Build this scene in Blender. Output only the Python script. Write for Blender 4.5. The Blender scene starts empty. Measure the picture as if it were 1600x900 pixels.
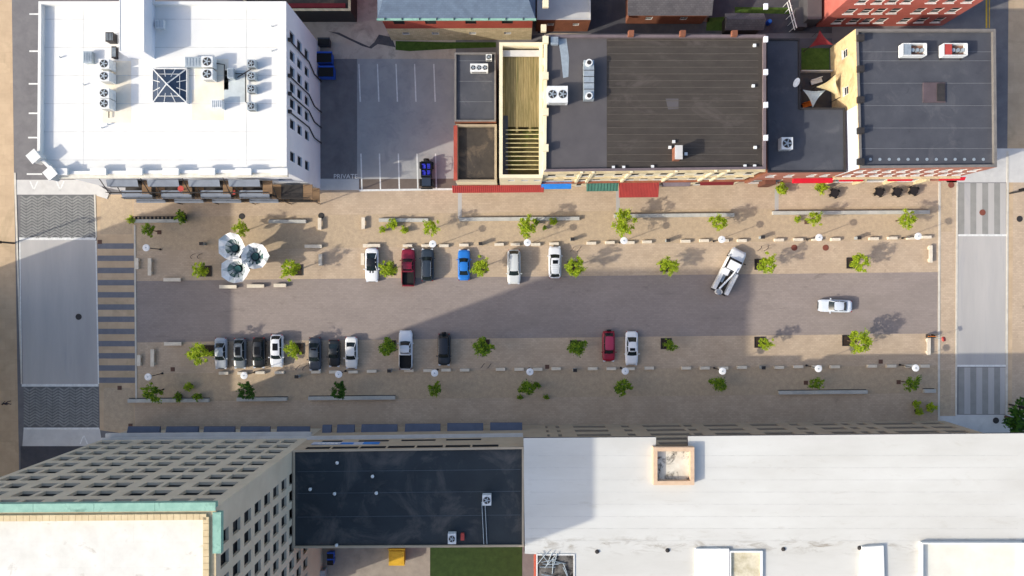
import bpy, math, random
from mathutils import Vector
random.seed(7)
SC = bpy.context.scene
C = SC.collection
# ------------------------------------------------------------------ camera, sky, sun, exposure
cam = bpy.data.cameras.new('camera'); camo = bpy.data.objects.new('camera', cam); C.objects.link(camo)
camo.location = (0, 0, 100); camo.rotation_euler = (0, 0, 0)
cam.sensor_width = 36; cam.lens = 24; cam.clip_end = 3000
SC.camera = camo
EL = math.radians(28.4); AX, AY = 0.9386, 0.345          # direction the light travels over the ground
w = bpy.data.worlds.new('World'); SC.world = w; w.use_nodes = True
nt = w.node_tree; bg = nt.nodes['Background']
sky = nt.nodes.new('ShaderNodeTexSky'); sky.sky_type = 'NISHITA'; sky.sun_disc = False
sky.sun_elevation = EL; sky.sun_rotation = math.atan2(-AX, -AY); sky.air_density = .8; sky.dust_density = 2.6; sky.ozone_density = .7
nt.links.new(sky.outputs[0], bg.inputs[0]); bg.inputs[1].default_value = 0.15
sl = bpy.data.lights.new('sun', 'SUN'); sl.energy = 2.3; sl.angle = math.radians(0.7); sl.color = (1, .93, .8)
so = bpy.data.objects.new('sun', sl); C.objects.link(so); so.location = (-150, -60, 120)
so.rotation_euler = Vector((math.cos(EL)*AX, math.cos(EL)*AY, -math.sin(EL))).to_track_quat('-Z', 'Y').to_euler()
vs = SC.view_settings; vs.view_transform = 'Standard'; vs.look = 'None'; vs.exposure = 0.94; vs.gamma = 1

# ------------------------------------------------------------------ helpers
S = 10.6667
def G(px, py, z=0.0):                      # photo pixel at height z -> world xy
    k = (1-z/100)/S
    return ((px-800)*k, (450-py)*k)
def lin(c):
    return tuple(((v/255)/12.92 if v/255 <= .04045 else ((v/255+.055)/1.055)**2.4) for v in c)+(1,)
MATS = {}
def M(name, c, c2=None, scale=1.0, rough=.8, metal=0, bump=0, brick=None, vert=False, stain=None, spec=.3, stretch=None, alpha=None):
    """procedural material: two tones of noise, optional paver/brick pattern, optional stains"""
    if name in MATS: return MATS[name]
    m = bpy.data.materials.new(name); m.use_nodes = True; MATS[name] = m
    n = m.node_tree.nodes; L = m.node_tree.links; b = n['Principled BSDF']
    b.inputs['Roughness'].default_value = rough; b.inputs['Metallic'].default_value = metal
    b.inputs['Specular IOR Level'].default_value = spec
    if c2 is None: c2 = tuple(v*.86 for v in c)
    geo = n.new('ShaderNodeNewGeometry'); vec = geo.outputs['Position']
    if vert:
        sp = n.new('ShaderNodeSeparateXYZ'); L.new(vec, sp.inputs[0])
        ad = n.new('ShaderNodeMath'); L.new(sp.outputs[0], ad.inputs[0]); L.new(sp.outputs[1], ad.inputs[1])
        cb = n.new('ShaderNodeCombineXYZ'); L.new(ad.outputs[0], cb.inputs[0]); L.new(sp.outputs[2], cb.inputs[1]); vec = cb.outputs[0]
    nv = vec
    if stretch:
        mp = n.new('ShaderNodeMapping'); mp.inputs['Scale'].default_value = stretch; L.new(vec, mp.inputs[0]); nv = mp.outputs[0]
    no = n.new('ShaderNodeTexNoise'); no.inputs['Scale'].default_value = scale; no.inputs['Detail'].default_value = 8; no.inputs['Roughness'].default_value = .65
    L.new(nv, no.inputs['Vector'])
    rp = n.new('ShaderNodeValToRGB'); rp.color_ramp.elements[0].position = .32; rp.color_ramp.elements[1].position = .68
    rp.color_ramp.elements[0].color = lin(c2); rp.color_ramp.elements[1].color = lin(c)
    L.new(no.outputs[0], rp.inputs[0]); col = rp.outputs[0]
    if brick:
        bt = n.new('ShaderNodeTexBrick'); L.new(vec, bt.inputs['Vector']); bt.inputs['Scale'].default_value = 1
        bt.inputs['Brick Width'].default_value = brick[0]; bt.inputs['Row Height'].default_value = brick[1]; bt.inputs['Mortar Size'].default_value = brick[2]
        a = brick[3]
        bt.inputs['Color1'].default_value = (1+a, 1+a, 1+a, 1); bt.inputs['Color2'].default_value = (1-a, 1-a, 1-a, 1); q = 1-2.2*a; bt.inputs['Mortar'].default_value = (q, q, q, 1)
        mx = n.new('ShaderNodeMix'); mx.data_type = 'RGBA'; mx.blend_type = 'MULTIPLY'; mx.inputs[0].default_value = 1
        L.new(col, mx.inputs[6]); L.new(bt.outputs['Color'], mx.inputs[7]); col = mx.outputs[2]
    for stn in ([] if not stain else stain if isinstance(stain, list) else [stain]):
        sc, lo, hi, scol = stn[:4]
        s = n.new('ShaderNodeTexNoise'); s.inputs['Scale'].default_value = sc; s.inputs['Detail'].default_value = 10; s.inputs['Roughness'].default_value = .7; s.inputs['Distortion'].default_value = .6
        L.new(nv, s.inputs['Vector'])
        r2 = n.new('ShaderNodeMapRange'); r2.inputs[1].default_value = lo; r2.inputs[2].default_value = hi; L.new(s.outputs[0], r2.inputs[0])
        fac_ = r2.outputs[0]
        if len(stn) > 4:                     # dirt that gathers along a low line of the roof
            yc, wd_ = stn[4]; s3 = n.new('ShaderNodeSeparateXYZ'); L.new(vec, s3.inputs[0]); d1 = n.new('ShaderNodeMath'); d1.operation = 'SUBTRACT'; L.new(s3.outputs[1], d1.inputs[0]); d1.inputs[1].default_value = yc
            d2 = n.new('ShaderNodeMath'); d2.operation = 'ABSOLUTE'; L.new(d1.outputs[0], d2.inputs[0]); d3 = n.new('ShaderNodeMapRange'); d3.inputs[1].default_value = 0; d3.inputs[2].default_value = wd_; d3.inputs[3].default_value = 1; d3.inputs[4].default_value = 0; L.new(d2.outputs[0], d3.inputs[0])
            d4 = n.new('ShaderNodeMath'); d4.operation = 'MULTIPLY'; L.new(d3.outputs[0], d4.inputs[0]); L.new(fac_, d4.inputs[1]); fac_ = d4.outputs[0]
        mx = n.new('ShaderNodeMix'); mx.data_type = 'RGBA'; L.new(fac_, mx.inputs[0]); L.new(col, mx.inputs[6]); mx.inputs[7].default_value = lin(scol); col = mx.outputs[2]
    L.new(col, b.inputs['Base Color'])
    if bump:
        bp = n.new('ShaderNodeBump'); bp.inputs['Strength'].default_value = bump; bp.inputs['Distance'].default_value = .03
        n2 = n.new('ShaderNodeTexNoise'); n2.inputs['Scale'].default_value = scale*8; n2.inputs['Detail'].default_value = 5; L.new(vec, n2.inputs['Vector'])
        L.new(n2.outputs[0], bp.inputs['Height']); L.new(bp.outputs[0], b.inputs['Normal'])
    return m

class MB:
    def __init__(s): s.v = []; s.f = []; s.m = []
    def poly(s, pts, m=0):
        i = len(s.v); s.v += [tuple(p) for p in pts]; s.f.append(tuple(range(i, i+len(pts)))); s.m.append(m); return s
    def box(s, c, d, m=0, rz=0, taper=1.0):
        cx, cy, cz = c; x, y, z = d[0]/2, d[1]/2, d[2]/2; ca, sa = math.cos(rz), math.sin(rz); i = len(s.v)
        for dz, t in ((-z, 1), (z, taper)):
            for dx, dy in ((-x, -y), (x, -y), (x, y), (-x, y)):
                dx *= t; dy *= t
                s.v.append((cx+dx*ca-dy*sa, cy+dx*sa+dy*ca, cz+dz))
        for f in ((3, 2, 1, 0), (4, 5, 6, 7), (0, 1, 5, 4), (1, 2, 6, 5), (2, 3, 7, 6), (3, 0, 4, 7)):
            s.f.append(tuple(i+k for k in f)); s.m.append(m)
        return s
    def prism(s, pts, z0, z1, m=0, mt=None):
        n = len(pts); i = len(s.v)
        s.v += [(p[0], p[1], z0) for p in pts]+[(p[0], p[1], z1) for p in pts]
        s.f.append(tuple(i+k for k in reversed(range(n)))); s.m.append(m)
        s.f.append(tuple(i+n+k for k in range(n))); s.m.append(m if mt is None else mt)
        for k in range(n):
            j = (k+1) % n; s.f.append((i+k, i+j, i+n+j, i+n+k)); s.m.append(m)
        return s
    def tube(s, pts, rs, n=8, m=0, caps=True):
        if not isinstance(rs, (list, tuple)): rs = [rs]*len(pts)
        P = [Vector(p) for p in pts]; i0 = len(s.v)
        for k, p in enumerate(P):
            d = (P[min(k+1, len(P)-1)]-P[max(k-1, 0)]).normalized()
            a = d.cross(Vector((0, 0, 1)) if abs(d.z) < .9 else Vector((1, 0, 0))).normalized(); b = d.cross(a)
            for j in range(n):
                t = 2*math.pi*j/n; s.v.append(tuple(p+(a*math.cos(t)+b*math.sin(t))*rs[k]))
        for k in range(len(P)-1):
            for j in range(n):
                q = (j+1) % n; s.f.append((i0+k*n+j, i0+k*n+q, i0+(k+1)*n+q, i0+(k+1)*n+j)); s.m.append(m)
        if caps:
            s.f.append(tuple(i0+j for j in range(n))); s.m.append(m)
            s.f.append(tuple(i0+(len(P)-1)*n+j for j in reversed(range(n)))); s.m.append(m)
        return s
    def cyl(s, x, y, z0, z1, r0, r1=None, n=16, m=0): return s.tube([(x, y, z0), (x, y, z1)], [r0, r0 if r1 is None else r1], n, m)
    def mesh(s, name, mats, smooth=False):
        me = bpy.data.meshes.new(name); me.from_pydata(s.v, [], s.f)
        for k in mats: me.materials.append(k)
        me.polygons.foreach_set('material_index', s.m)
        if smooth: me.polygons.foreach_set('use_smooth', [True]*len(s.f))
        import bmesh
        b = bmesh.new(); b.from_mesh(me); bmesh.ops.recalc_face_normals(b, faces=b.faces); b.to_mesh(me); b.free()
        return me
    def build(s, name, mats, parent=None, loc=(0, 0, 0), rz=0, smooth=False):
        if not isinstance(mats, (list, tuple)): mats = [mats]
        return put(name, s.mesh(name, mats, smooth), parent, loc, rz)
def put(name, me, parent=None, loc=(0, 0, 0), rz=0):
    o = bpy.data.objects.new(name, me); C.objects.link(o); o.location = loc; o.rotation_euler = (0, 0, rz)
    if parent: o.parent = parent
    return o
def tag(o, label, cat, group=None):
    o['label'] = label; o['category'] = cat
    if group: o['group'] = group
    return o
def thing(name, label, cat, loc=(0, 0, 0), rz=0, group=None): return tag(put(name, None, None, loc, rz), label, cat, group)
def structure(o): o['kind'] = 'structure'; return o
def copy_tree(o, parent=None):
    c = o.copy(); C.objects.link(c); c.parent = parent
    for ch in list(o.children): copy_tree(ch, c)
    return c
def sheet(name, pts, z, mat, parent=None):
    o = MB().poly([G(x, y)+(z,) for x, y in pts]).build(name, mat, parent)
    return o if parent else structure(o)
def rect(x0, y0, x1, y1): return [(x0, y0), (x0, y1), (x1, y1), (x1, y0)]
def inset(poly, t):                         # mitre offset inwards of a CCW polygon
    n = len(poly); out = []
    for i in range(n):
        a, b, c = (Vector(poly[(i+k) % n]) for k in (-1, 0, 1))
        d1 = (b-a).normalized(); d2 = (c-b).normalized()
        n1 = Vector((-d1.y, d1.x)); n2 = Vector((-d2.y, d2.x)); k = n1+n2
        out.append(tuple(b+k*(t/max(.25, 1+n1.dot(n2)))))
    return out
# ------------------------------------------------------------------ palette
paver = M('paver_tan', (189, 169, 145), (175, 155, 132), .35, .9, brick=(.5, .25, .02, .075), bump=.1, stain=[(.12, .5, .75, (172, 152, 128)), (.9, .62, .74, (142, 126, 108))])
cobble = M('cobble', (189, 168, 139), (170, 151, 127), 1.6, .9, brick=(.21, .17, .022, .06), bump=.3)
roadpav = M('road_paver', (150, 138, 130), (138, 127, 120), .3, .85, brick=(.5, .25, .02, .06), stain=[(.15, .52, .8, (130, 120, 112)), (.8, .6, .74, (118, 108, 101))], stretch=(.35, 1, 1))
concrete = M('concrete', (180, 176, 170), (163, 160, 156), .25, .85, stretch=(1, .12, 1), stain=(.4, .55, .9, (140, 142, 148)))
concrete_l = M('concrete_light', (200, 198, 192), (184, 182, 178), .5, .85, stain=(.3, .55, .9, (165, 162, 155)))
asphalt = M('asphalt', (118, 116, 116), (104, 102, 103), .5, .9, bump=.1, stain=(.25, .5, .8, (92, 90, 92)))
asphalt_d = M('asphalt_dark', (78, 78, 82), (66, 66, 70), .6, .9, stain=(.3, .5, .8, (100, 94, 88)))
lotmat = M('lot_concrete', (162, 161, 158), (147, 147, 146), .3, .85, stain=(.35, .5, .8, (128, 130, 134)))
walktan = M('walk_tan', (192, 168, 138), (176, 153, 124), .4, .9, brick=(1.5, 1.5, .02, .04), stain=(.2, .55, .8, (150, 134, 104)))
barmat = M('bar_dark', (116, 117, 122), (104, 105, 111), 1.2, .85)
white = M('line_white', (225, 225, 220), (196, 196, 192), 2.5, .7)
yellow = M('line_yellow', (220, 180, 50), None, 2, .7)
kerbm = M('kerb_stone', (205, 200, 186), (182, 176, 164), .8, .85)
grass = M('grass_green', (72, 96, 36), (50, 74, 24), 1.5, .95, bump=.5)
dirt = M('dirt', (140, 122, 96), (110, 96, 76), .6, .95)
herring = M('herring_brick', (142, 142, 138), (120, 120, 117), .6, .9)
joint = M('joint_dark', (106, 107, 106), (92, 93, 93), .5, .9)
wroof = M('roof_white', (224, 223, 218), (214, 213, 207), .15, .75, stain=(.22, .6, .85, (205, 200, 188)))
wroof2 = M('roof_white_worn', (204, 203, 196), (190, 188, 180), .12, .75, stretch=(.5, 1.6, 1), stain=[(.5, .58, .85, (176, 171, 158)), (.7, .5, .68, (140, 131, 116), (-32.4, 1.5))])
wroof3 = M('roof_white_patched', (216, 215, 207), (200, 198, 189), .5, .8, brick=(5.5, 2.4, .03, .015), stain=(.5, .58, .8, (150, 138, 120)))
droof = M('roof_slate_black', (50, 57, 61), (42, 48, 52), .3, .8, stain=[(.16, .5, .66, (84, 82, 80)), (.6, .6, .75, (66, 68, 68))])
broof = M('roof_brown', (68, 63, 58), (58, 53, 49), .8, .9, stretch=(.6, 1.4, 1), stain=(.2, .55, .8, (96, 88, 84)))
groof = M('roof_grey', (86, 83, 84), (78, 75, 77), .4, .85)
nroof = M('roof_blue_grey', (76, 78, 84), (64, 66, 73), .35, .85, stain=[(.3, .55, .8, (94, 94, 97)), (.8, .6, .75, (58, 60, 66))])
tarroof = M('roof_tar', (72, 66, 60), (54, 50, 46), .5, .9, stain=(.4, .5, .75, (110, 96, 80)))
slate = M('slate_blue', (96, 112, 130), (84, 98, 116), .8, .7, brick=(.5, .22, .02, .07))
shingle = M('shingle_grey', (98, 96, 98), (82, 80, 84), 1, .9, brick=(.5, .25, .03, .1))
beige = M('wall_beige', (205, 194, 172), (192, 180, 158), .3, .85, vert=True)
tanwall = M('wall_tan', (182, 166, 142), (168, 152, 130), .4, .85, vert=True)
cream = M('wall_cream', (228, 217, 186), (214, 202, 170), .5, .85, vert=True)
creamst = M('wall_cream_stained', (224, 200, 152), (196, 168, 122), .5, .9, vert=True, stain=(.5, .5, .75, (150, 122, 90)))
whitewall = M('wall_white', (222, 224, 228), (208, 210, 216), .2, .8, vert=True)
redbrick = M('brick_red', (170, 82, 66), (148, 68, 56), .5, .9, vert=True, brick=(.3, .1, .012, .08))
brownbrick = M('brick_brown', (150, 96, 72), (126, 80, 60), .5, .9, vert=True, brick=(.3, .1, .012, .1))
pinkbrick = M('brick_rose', (178, 120, 100), (160, 104, 88), .5, .9, vert=True, brick=(.3, .1, .012, .08))
stonew = M('wall_stone', (212, 196, 160), (180, 164, 130), 1, .9, vert=True, brick=(.6, .3, .03, .08))
copper = M('copper_patina', (146, 186, 168), (118, 160, 144), .8, .7, stain=(.8, .55, .75, (70, 110, 96)))
coping = M('coping_tan', (208, 190, 152), (190, 170, 132), 1, .85)
glass = M('window_glass', (22, 25, 30), (15, 17, 21), .2, .35, spec=.12)
glass2 = M('window_glass_blind', (58, 58, 58), (34, 35, 38), .8, .4, spec=.12)
glass3 = M('window_glass_dusty', (96, 88, 80), (70, 65, 60), .8, .5, spec=.12)
carglass = M('car_glass', (34, 46, 48), (24, 32, 35), .5, .12, spec=.45)
skyglass = M('skylight_glass', (52, 66, 84), (40, 52, 70), .3, .1, spec=.5)
frame_w = M('frame_white', (226, 226, 222), None, 2, .6)
frame_d = M('frame_dark', (44, 44, 46), None, 2, .6)
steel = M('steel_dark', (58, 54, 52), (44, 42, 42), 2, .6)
galv = M('galvanised', (176, 186, 190), (150, 160, 166), 2, .45, metal=.4)
acw = M('ac_casing', (222, 224, 222), (200, 202, 200), 2, .6)
awn_g = M('awning_grey', (128, 136, 148), (112, 120, 132), 1, .8)
awn_n = M('awning_navy', (90, 98, 114), (80, 88, 104), .8, .8)
red = M('metal_red', (178, 72, 64), (162, 62, 56), 1, .6)
redcl = M('cloth_red', (200, 24, 44), (180, 18, 36), 1, .8)
green_m = M('metal_green', (78, 124, 108), (62, 106, 92), 1, .6)
blue_s = M('sign_blue', (50, 130, 210), (36, 110, 190), 1, .6)
maroon = M('cloth_maroon', (120, 36, 40), None, 1, .8)
timber = M('timber', (156, 140, 98), (118, 104, 68), 1.2, .9, stretch=(6, .4, 1), stain=(.5, .45, .7, (96, 92, 56)))
deckw = M('deck_wood', (146, 118, 88), (120, 96, 72), 2, .85, stretch=(.5, 5, 1))
black = M('rubber_black', (24, 24, 25), None, 3, .7)
chrome = M('chrome', (200, 202, 205), None, 3, .25, metal=.8)
leafm = [M('leaf_%d' % i, c, c2, .9, .7, spec=.2) for i, (c, c2) in enumerate((((184, 198, 54), (160, 180, 44)), ((150, 174, 48), (122, 150, 40)), ((84, 124, 44), (62, 100, 32)), ((52, 86, 40), (38, 68, 30))))]
for m_ in leafm:
    n_ = m_.node_tree.nodes; b_ = n_['Principled BSDF']; tr_ = n_.new('ShaderNodeBsdfTranslucent'); mx_ = n_.new('ShaderNodeMixShader'); mx_.inputs[0].default_value = .4
    m_.node_tree.links.new(b_.inputs['Base Color'].links[0].from_socket, tr_.inputs[0]); m_.node_tree.links.new(b_.outputs[0], mx_.inputs[1]); m_.node_tree.links.new(tr_.outputs[0], mx_.inputs[2]); m_.node_tree.links.new(mx_.outputs[0], n_['Material Output'].inputs[0])
bark = M('bark', (96, 80, 62), (74, 60, 46), 4, .95)
soil = M('soil', (62, 50, 40), (44, 36, 30), 2, .95)
paint = lambda nm, c: M('paint_'+nm, c, tuple(v*.94 for v in c), .5, .28, spec=.5)
lampw = M('lamp_white', (238, 238, 236), None, 2, .4)
lens_w = M('lens_clear', (215, 220, 225), None, 2, .2); lens_r = M('lens_red', (150, 20, 20), None, 2, .25)

# ------------------------------------------------------------------ ground and paving
sq = 900
structure(MB().poly([(-sq, -sq, 0), (sq, -sq, 0), (sq, sq, 0), (-sq, sq, 0)]).build('ground', asphalt))
sheet('plaza', [(209, 300), (209, 690), (1470, 680), (1470, 280), (500, 294)], .004, paver)
sheet('roadway', [(213, 439), (213, 535), (1467, 521), (1467, 425)], .008, roadpav)
for nm, pts in (('cobble_band', [(213, 584), (213, 628), (1466, 614), (1466, 571)]), ('cobble_band', [(213, 340), (213, 392), (1466, 374), (1466, 322)])):
    sheet(nm, pts, .008, cobble)
sheet('west_sidewalk', [(-400, -200), (-400, 1100), (36, 1100), (22, 280), (16, -200)], .004, walktan)
sheet('west_street', [(16, -400), (22, 282), (160, 282), (160, -400)], .008, asphalt)
sheet('west_crossing_apron', [(24, 281), (26, 304), (160, 304), (160, 281)], .012, concrete_l)
sheet('west_street_slab', [(32, 374), (36, 601), (153, 601), (149, 374)], .008, concrete)
sheet('west_street_slab', [(37, 670), (35, 697), (160, 697), (156, 670)], .008, concrete_l)
sheet('west_street', [(32, 697), (33, 1200), (300, 1200), (200, 697)], .008, asphalt_d)
sheet('west_pavement', [(150, 304), (156, 672), (211, 680), (209, 304)], .008, walktan)
sheet('cobble_panel', rect(157, 306, 207, 366), .012, cobble); sheet('cobble_panel', rect(162, 606, 209, 672), .012, cobble)
# herringbone crossings: every brick real, joined
def herring_panel(pts):
    x0 = min(p[0] for p in pts); x1 = max(p[0] for p in pts); y0 = min(p[1] for p in pts); y1 = max(p[1] for p in pts)
    base = sheet('herringbone_crossing', pts, .008, joint)
    mb = MB(); cw_ = 9.0; nc = int((x1-x0)/cw_)
    for k in range(nc):
        xc = x0+(x1-x0)*(k+.5)/nc; y = y0+4
        while y < y1-3:
            c = G(xc, y); mb.box((c[0], c[1], .014), (cw_*1.12/S, 2.4/S, .012), 0, math.radians(33 if k % 2 else -33)); y += 4.6
    o = mb.build('paving_brick', herring, base); o['kind'] = 'stuff'
herring_panel([(32, 305), (32, 372), (149, 372), (147, 305)]); herring_panel([(37, 604), (38, 668), (154, 668), (153, 604)])
def line(pts, z=.016, m=white, name='painted_line'): return sheet(name, pts, z, m)
for p in ([(30, 371), (30, 375), (150, 375), (150, 371)], [(34, 600), (34, 604), (154, 604), (154, 600)], [(37, 668), (37, 671), (155, 671), (155, 668)],
          [(30, 376), (33, 600), (35, 600), (32, 376)], [(149, 376), (153, 600), (155, 600), (151, 376)]): line(p)
for y, x0 in ((22, 46), (80, 46), (131, 45), (177, 45), (215, 44), (246, 43), (272, 42)): line(rect(x0, y-1.2, x0+24, y+1.2))
for cx, cy, s_ in ((94, 290, 1), (53, 290, 1), (131, 687, -1)):
    for d in (-1, 1): line([(cx+d*6-1, cy-7*s_), (cx-1, cy+7*s_), (cx+1, cy+7*s_), (cx+d*6+1, cy-7*s_)])
bw = structure(put('crosswalk', None))
for i in range(12):
    y = 384.5+i*19.05; x0 = 152+i*.2
    MB().poly([G(*p)+(.012,) for p in ((x0, y-4.3), (x0, y+4.3), (x0+57, y+4.3), (x0+57, y-4.3))]).build('crosswalk_bar', barmat, bw)
def kerb(pts, h=.1, m=kerbm, name='kerb'):
    return structure(MB().prism([G(*p) for p in pts], 0, h, 0).build(name, m))
kerb([(209.5, 352), (212, 625), (214.5, 625), (212, 352)], .08); kerb([(147, 304), (149.5, 371), (151.5, 371), (149.5, 304)], .06); kerb([(22, 270), (33, 600), (35, 600), (25, 270)], .06)
kerb([(1466, 284), (1465, 660), (1468, 660), (1469.5, 284)], .06); kerb([(1494, 285), (1492, 648), (1495, 648), (1497, 285)], .06); kerb([(1573, 236), (1571, 648), (1574, 648), (1576, 236)], .06)
sheet('east_strip', [(1470, 280), (1468, 650), (1493, 650), (1495, 280)], .008, paver)
sheet('cobble_panel', rect(1471, 288, 1488, 362), .012, cobble); sheet('cobble_panel', rect(1468, 578, 1486, 646), .012, cobble)
sheet('east_street_slab', [(1497, 366), (1495, 572), (1571, 572), (1573, 366)], .008, concrete)
sheet('east_street_slab', [(1467, 648), (1466, 1100), (1640, 1100), (1640, 648)], .006, concrete_l)
sheet('east_street_apron', [(1440, 232), (1480, 285), (1700, 285), (1700, 232)], .008, concrete_l)
sheet('east_street', [(1400, -300), (1440, 232), (1572, 232), (1580, -300)], .004, asphalt)
sheet('east_sidewalk', [(1576, 285), (1574, 648), (1900, 648), (1900, 285)], .008, paver)
sheet('east_sidewalk', [(1578, -300), (1574, 232), (1900, 232), (1900, -300)], .006, walktan)
sheet('east_kerb_strip', [(1576, 285), (1574, 648), (1581, 648), (1583, 285)], .012, walktan)
for y0, y1 in ((286, 366), (574, 647)):
    cw = structure(put('crosswalk', None))
    for i in range(8):
        x = 1497.5+i*9.3
        MB().poly([G(*p)+(.012,) for p in rect(x, y0, x+9.3, y1)]).build('crosswalk_bar', [M('bar_olive', (146, 144, 138), (132, 131, 126), .6, .85) if i % 2 == 0 else concrete], cw)
line(rect(1496, 366, 1573, 369)); line(rect(1495, 570, 1572, 573)); line(rect(1540, -60, 1542.5, 44), m=yellow)
for x in (1545,): line(rect(x, -60, x+1.5, 44), m=yellow)
for x, y0, y1 in ((718, 297, 342), (965, 297, 336), (1213, 292, 331)): sheet('drain_strip', rect(x-2.5, y0, x+3.5, y1), .012, concrete)
# parking lot and the yards behind
sheet('parking_lot', [(495, 92), (495, 297), (712, 296), (712, 92)], .008, lotmat)
sheet('lot_lane', [(490, 92), (497, 279), (558, 279), (558, 92)], .012, asphalt)
sheet('lot_patch', [(561, 280), (561, 296.5), (712, 295.5), (712, 279)], .012, M('patch_brown', (112, 100, 92), (98, 88, 80), .6, .9))
sheet('lot_apron', [(498, 280), (498, 297), (561, 297), (561, 280)], .012, concrete_l)
sheet('alley', [(440, -200), (440, 92), (712, 92), (712, 60), (1010, 48), (1010, -200)], .004, M('alley_concrete', (190, 178, 162), (168, 156, 142), .3, .9, stain=(.3, .5, .75, (120, 112, 104))))
for x in (560, 589, 618, 647, 677): line([(x, 100), (x+2, 159), (x+4, 159), (x+1.6, 100)])
for i, x in enumerate((563, 592, 621.5, 650.5, 679.5)): line([(x, 240), (x+1.5, 297), (x+3.5, 297), (x+2, 240)])
line([(561, 296), (561, 299), (712, 297), (712, 294)], .02)
sheet('alley_crack', [(513, 49), (530, 51), (548, 60), (577, 73), (585, 66), (592, 54), (612, 58), (618, 74), (598, 70), (590, 69), (580, 76), (566, 72), (545, 62), (528, 54)], .014, asphalt_d)
txt = bpy.data.curves.new('PRIVATE', 'FONT'); txt.body = 'PRIVATE'; txt.size = .95; txt.materials.append(white)
to = structure(put('painted_word', txt)); to.location = G(521, 279)+(.02,)
sheet('grass_verge', [(618, 64), (618, 78), (640, 80), (712, 76), (775, 74), (775, 66), (700, 66)], .014, grass)
sheet('back_yard', [(840, -100), (840, 52), (1300, 52), (1300, -100)], .006, asphalt_d)
sheet('dirt_strip', [(985, 26), (985, 36), (1108, 34), (1108, 24)], .012, dirt)
for p in ([(1105, 28), (1103, 48), (1130, 48), (1132, 26)], [(1148, 11), (1148, 20), (1235, 22), (1235, 12)]): sheet('grass_verge', p, .012, grass)
sheet('rear_yard', [(440, 800), (440, 1100), (690, 1100), (690, 800)], .006, M('yard_concrete', (150, 142, 130), (128, 120, 110), .5, .9))
sheet('rear_lawn', [(672, 800), (672, 1100), (816, 1100), (816, 800)], .01, M('lawn_shaded', (46, 66, 28), (34, 52, 20), 1.2, .95, bump=.5))  # shade over the lawn is put into its darker green

# ------------------------------------------------------------------ buildings
WIN = {}
def window(parent, w_, h_, pos, ang, fm, name='window', bars=1, gm=None):
    gm = gm or random.choice((glass, glass, glass, glass2)); key = (round(w_, 2), round(h_, 2), fm.name, bars, gm.name)
    if key not in WIN:
        f = MB(); t = .07
        for x, z, a, b in ((-w_/2+t/2, 0, t, h_), (w_/2-t/2, 0, t, h_), (0, -h_/2+t/2, w_-2*t, t), (0, h_/2-t/2, w_-2*t, t)): f.box((x, 0, z), (a, .08, b))
        for k in range(bars): f.box((0, .004, -h_/2+h_*(k+1)/(bars+1)), (w_-2*t, .05, .05))
        p = MB().poly([(-w_/2, .03, -h_/2), (w_/2, .03, -h_/2), (w_/2, .03, h_/2), (-w_/2, .03, h_/2)])
        WIN[key] = (f.mesh('window', [fm]), p.mesh('pane', [gm or glass]))
    o = put(name, WIN[key][0], parent, pos, ang); put('pane', WIN[key][1], o)
    return o
def wall(parent, A, B, z0, z1, ops, mat, depth=.1, fm=frame_d, bars=1, sill=None, name='wall', gm=None):
    """wall from A to B, interior on the left; ops = (u0,u1,v0,v1) real openings with reveals"""
    A = Vector(A); B = Vector(B); L_ = (B-A).length; d = (B-A)/L_; n = Vector((d.y, -d.x)); ang = math.atan2(d.y, d.x)
    ops = [o for o in ops if o[0] > .05 and o[1] < L_-.05 and o[3] < z1-.02 and o[2] >= z0]
    us = sorted({0, L_, *[round(o[0], 3) for o in ops], *[round(o[1], 3) for o in ops]}); zs = sorted({z0, z1, *[round(o[2], 3) for o in ops], *[round(o[3], 3) for o in ops]})
    mb = MB(); pt = lambda u, z, k=0: (A.x+d.x*u-n.x*k, A.y+d.y*u-n.y*k, z)
    inside = lambda u, z: any(o[0] < u < o[1] and o[2] < z < o[3] for o in ops)
    for j in range(len(zs)-1):
        run = None
        for i in range(len(us)-1):
            solid = not inside((us[i]+us[i+1])/2, (zs[j]+zs[j+1])/2)
            if solid and run is None: run = us[i]
            if run is not None and (not solid or i == len(us)-2):
                e = us[i+1] if solid else us[i]
                mb.poly([pt(run, zs[j]), pt(e, zs[j]), pt(e, zs[j+1]), pt(run, zs[j+1])]); run = None
    for u0, u1, v0, v1 in ops:
        for a, b in (((u0, v0), (u1, v0)), ((u1, v0), (u1, v1)), ((u1, v1), (u0, v1)), ((u0, v1), (u0, v0))):
            mb.poly([pt(*a), pt(*b), pt(*b, depth), pt(*a, depth)])
        window(parent, u1-u0, v1-v0, pt((u0+u1)/2, (v0+v1)/2, depth-.04), ang, fm, bars=bars, gm=gm)
        if sill: MB().box((0, -.06, 0), (u1-u0+.2, .14, .1)).build('sill', sill, parent, pt((u0+u1)/2, v0-.05, -.02), ang)
    return mb.build(name, mat, parent)
def block(name, label, cat, poly, h, wm, rm, ph=.5, pt=.3, cm=None, ops={}, z0=0, **kw):
    """building from a CCW footprint: walls with openings, parapet with coping, roof deck"""
    t = thing(name, label, cat, (0, 0, 0)); n = len(poly)
    wms = wm if isinstance(wm, (list, tuple)) else [wm]*n
    for i in range(n): wall(t, poly[i], poly[(i+1) % n], z0, h, ops.get(i, []), wms[i], **kw)
    inn = inset(poly, pt)
    mb = MB()
    for i in range(n):
        j = (i+1) % n
        mb.poly([poly[i]+(h,), poly[j]+(h,), inn[j]+(h,), inn[i]+(h,)]); mb.poly([inn[i]+(h,), inn[j]+(h,), inn[j]+(h-ph,), inn[i]+(h-ph,)])
    mb.build('parapet', cm or wms[0], t)
    MB().poly([p+(h-ph,) for p in inn]).build('roof', rm, t)
    return t
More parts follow.
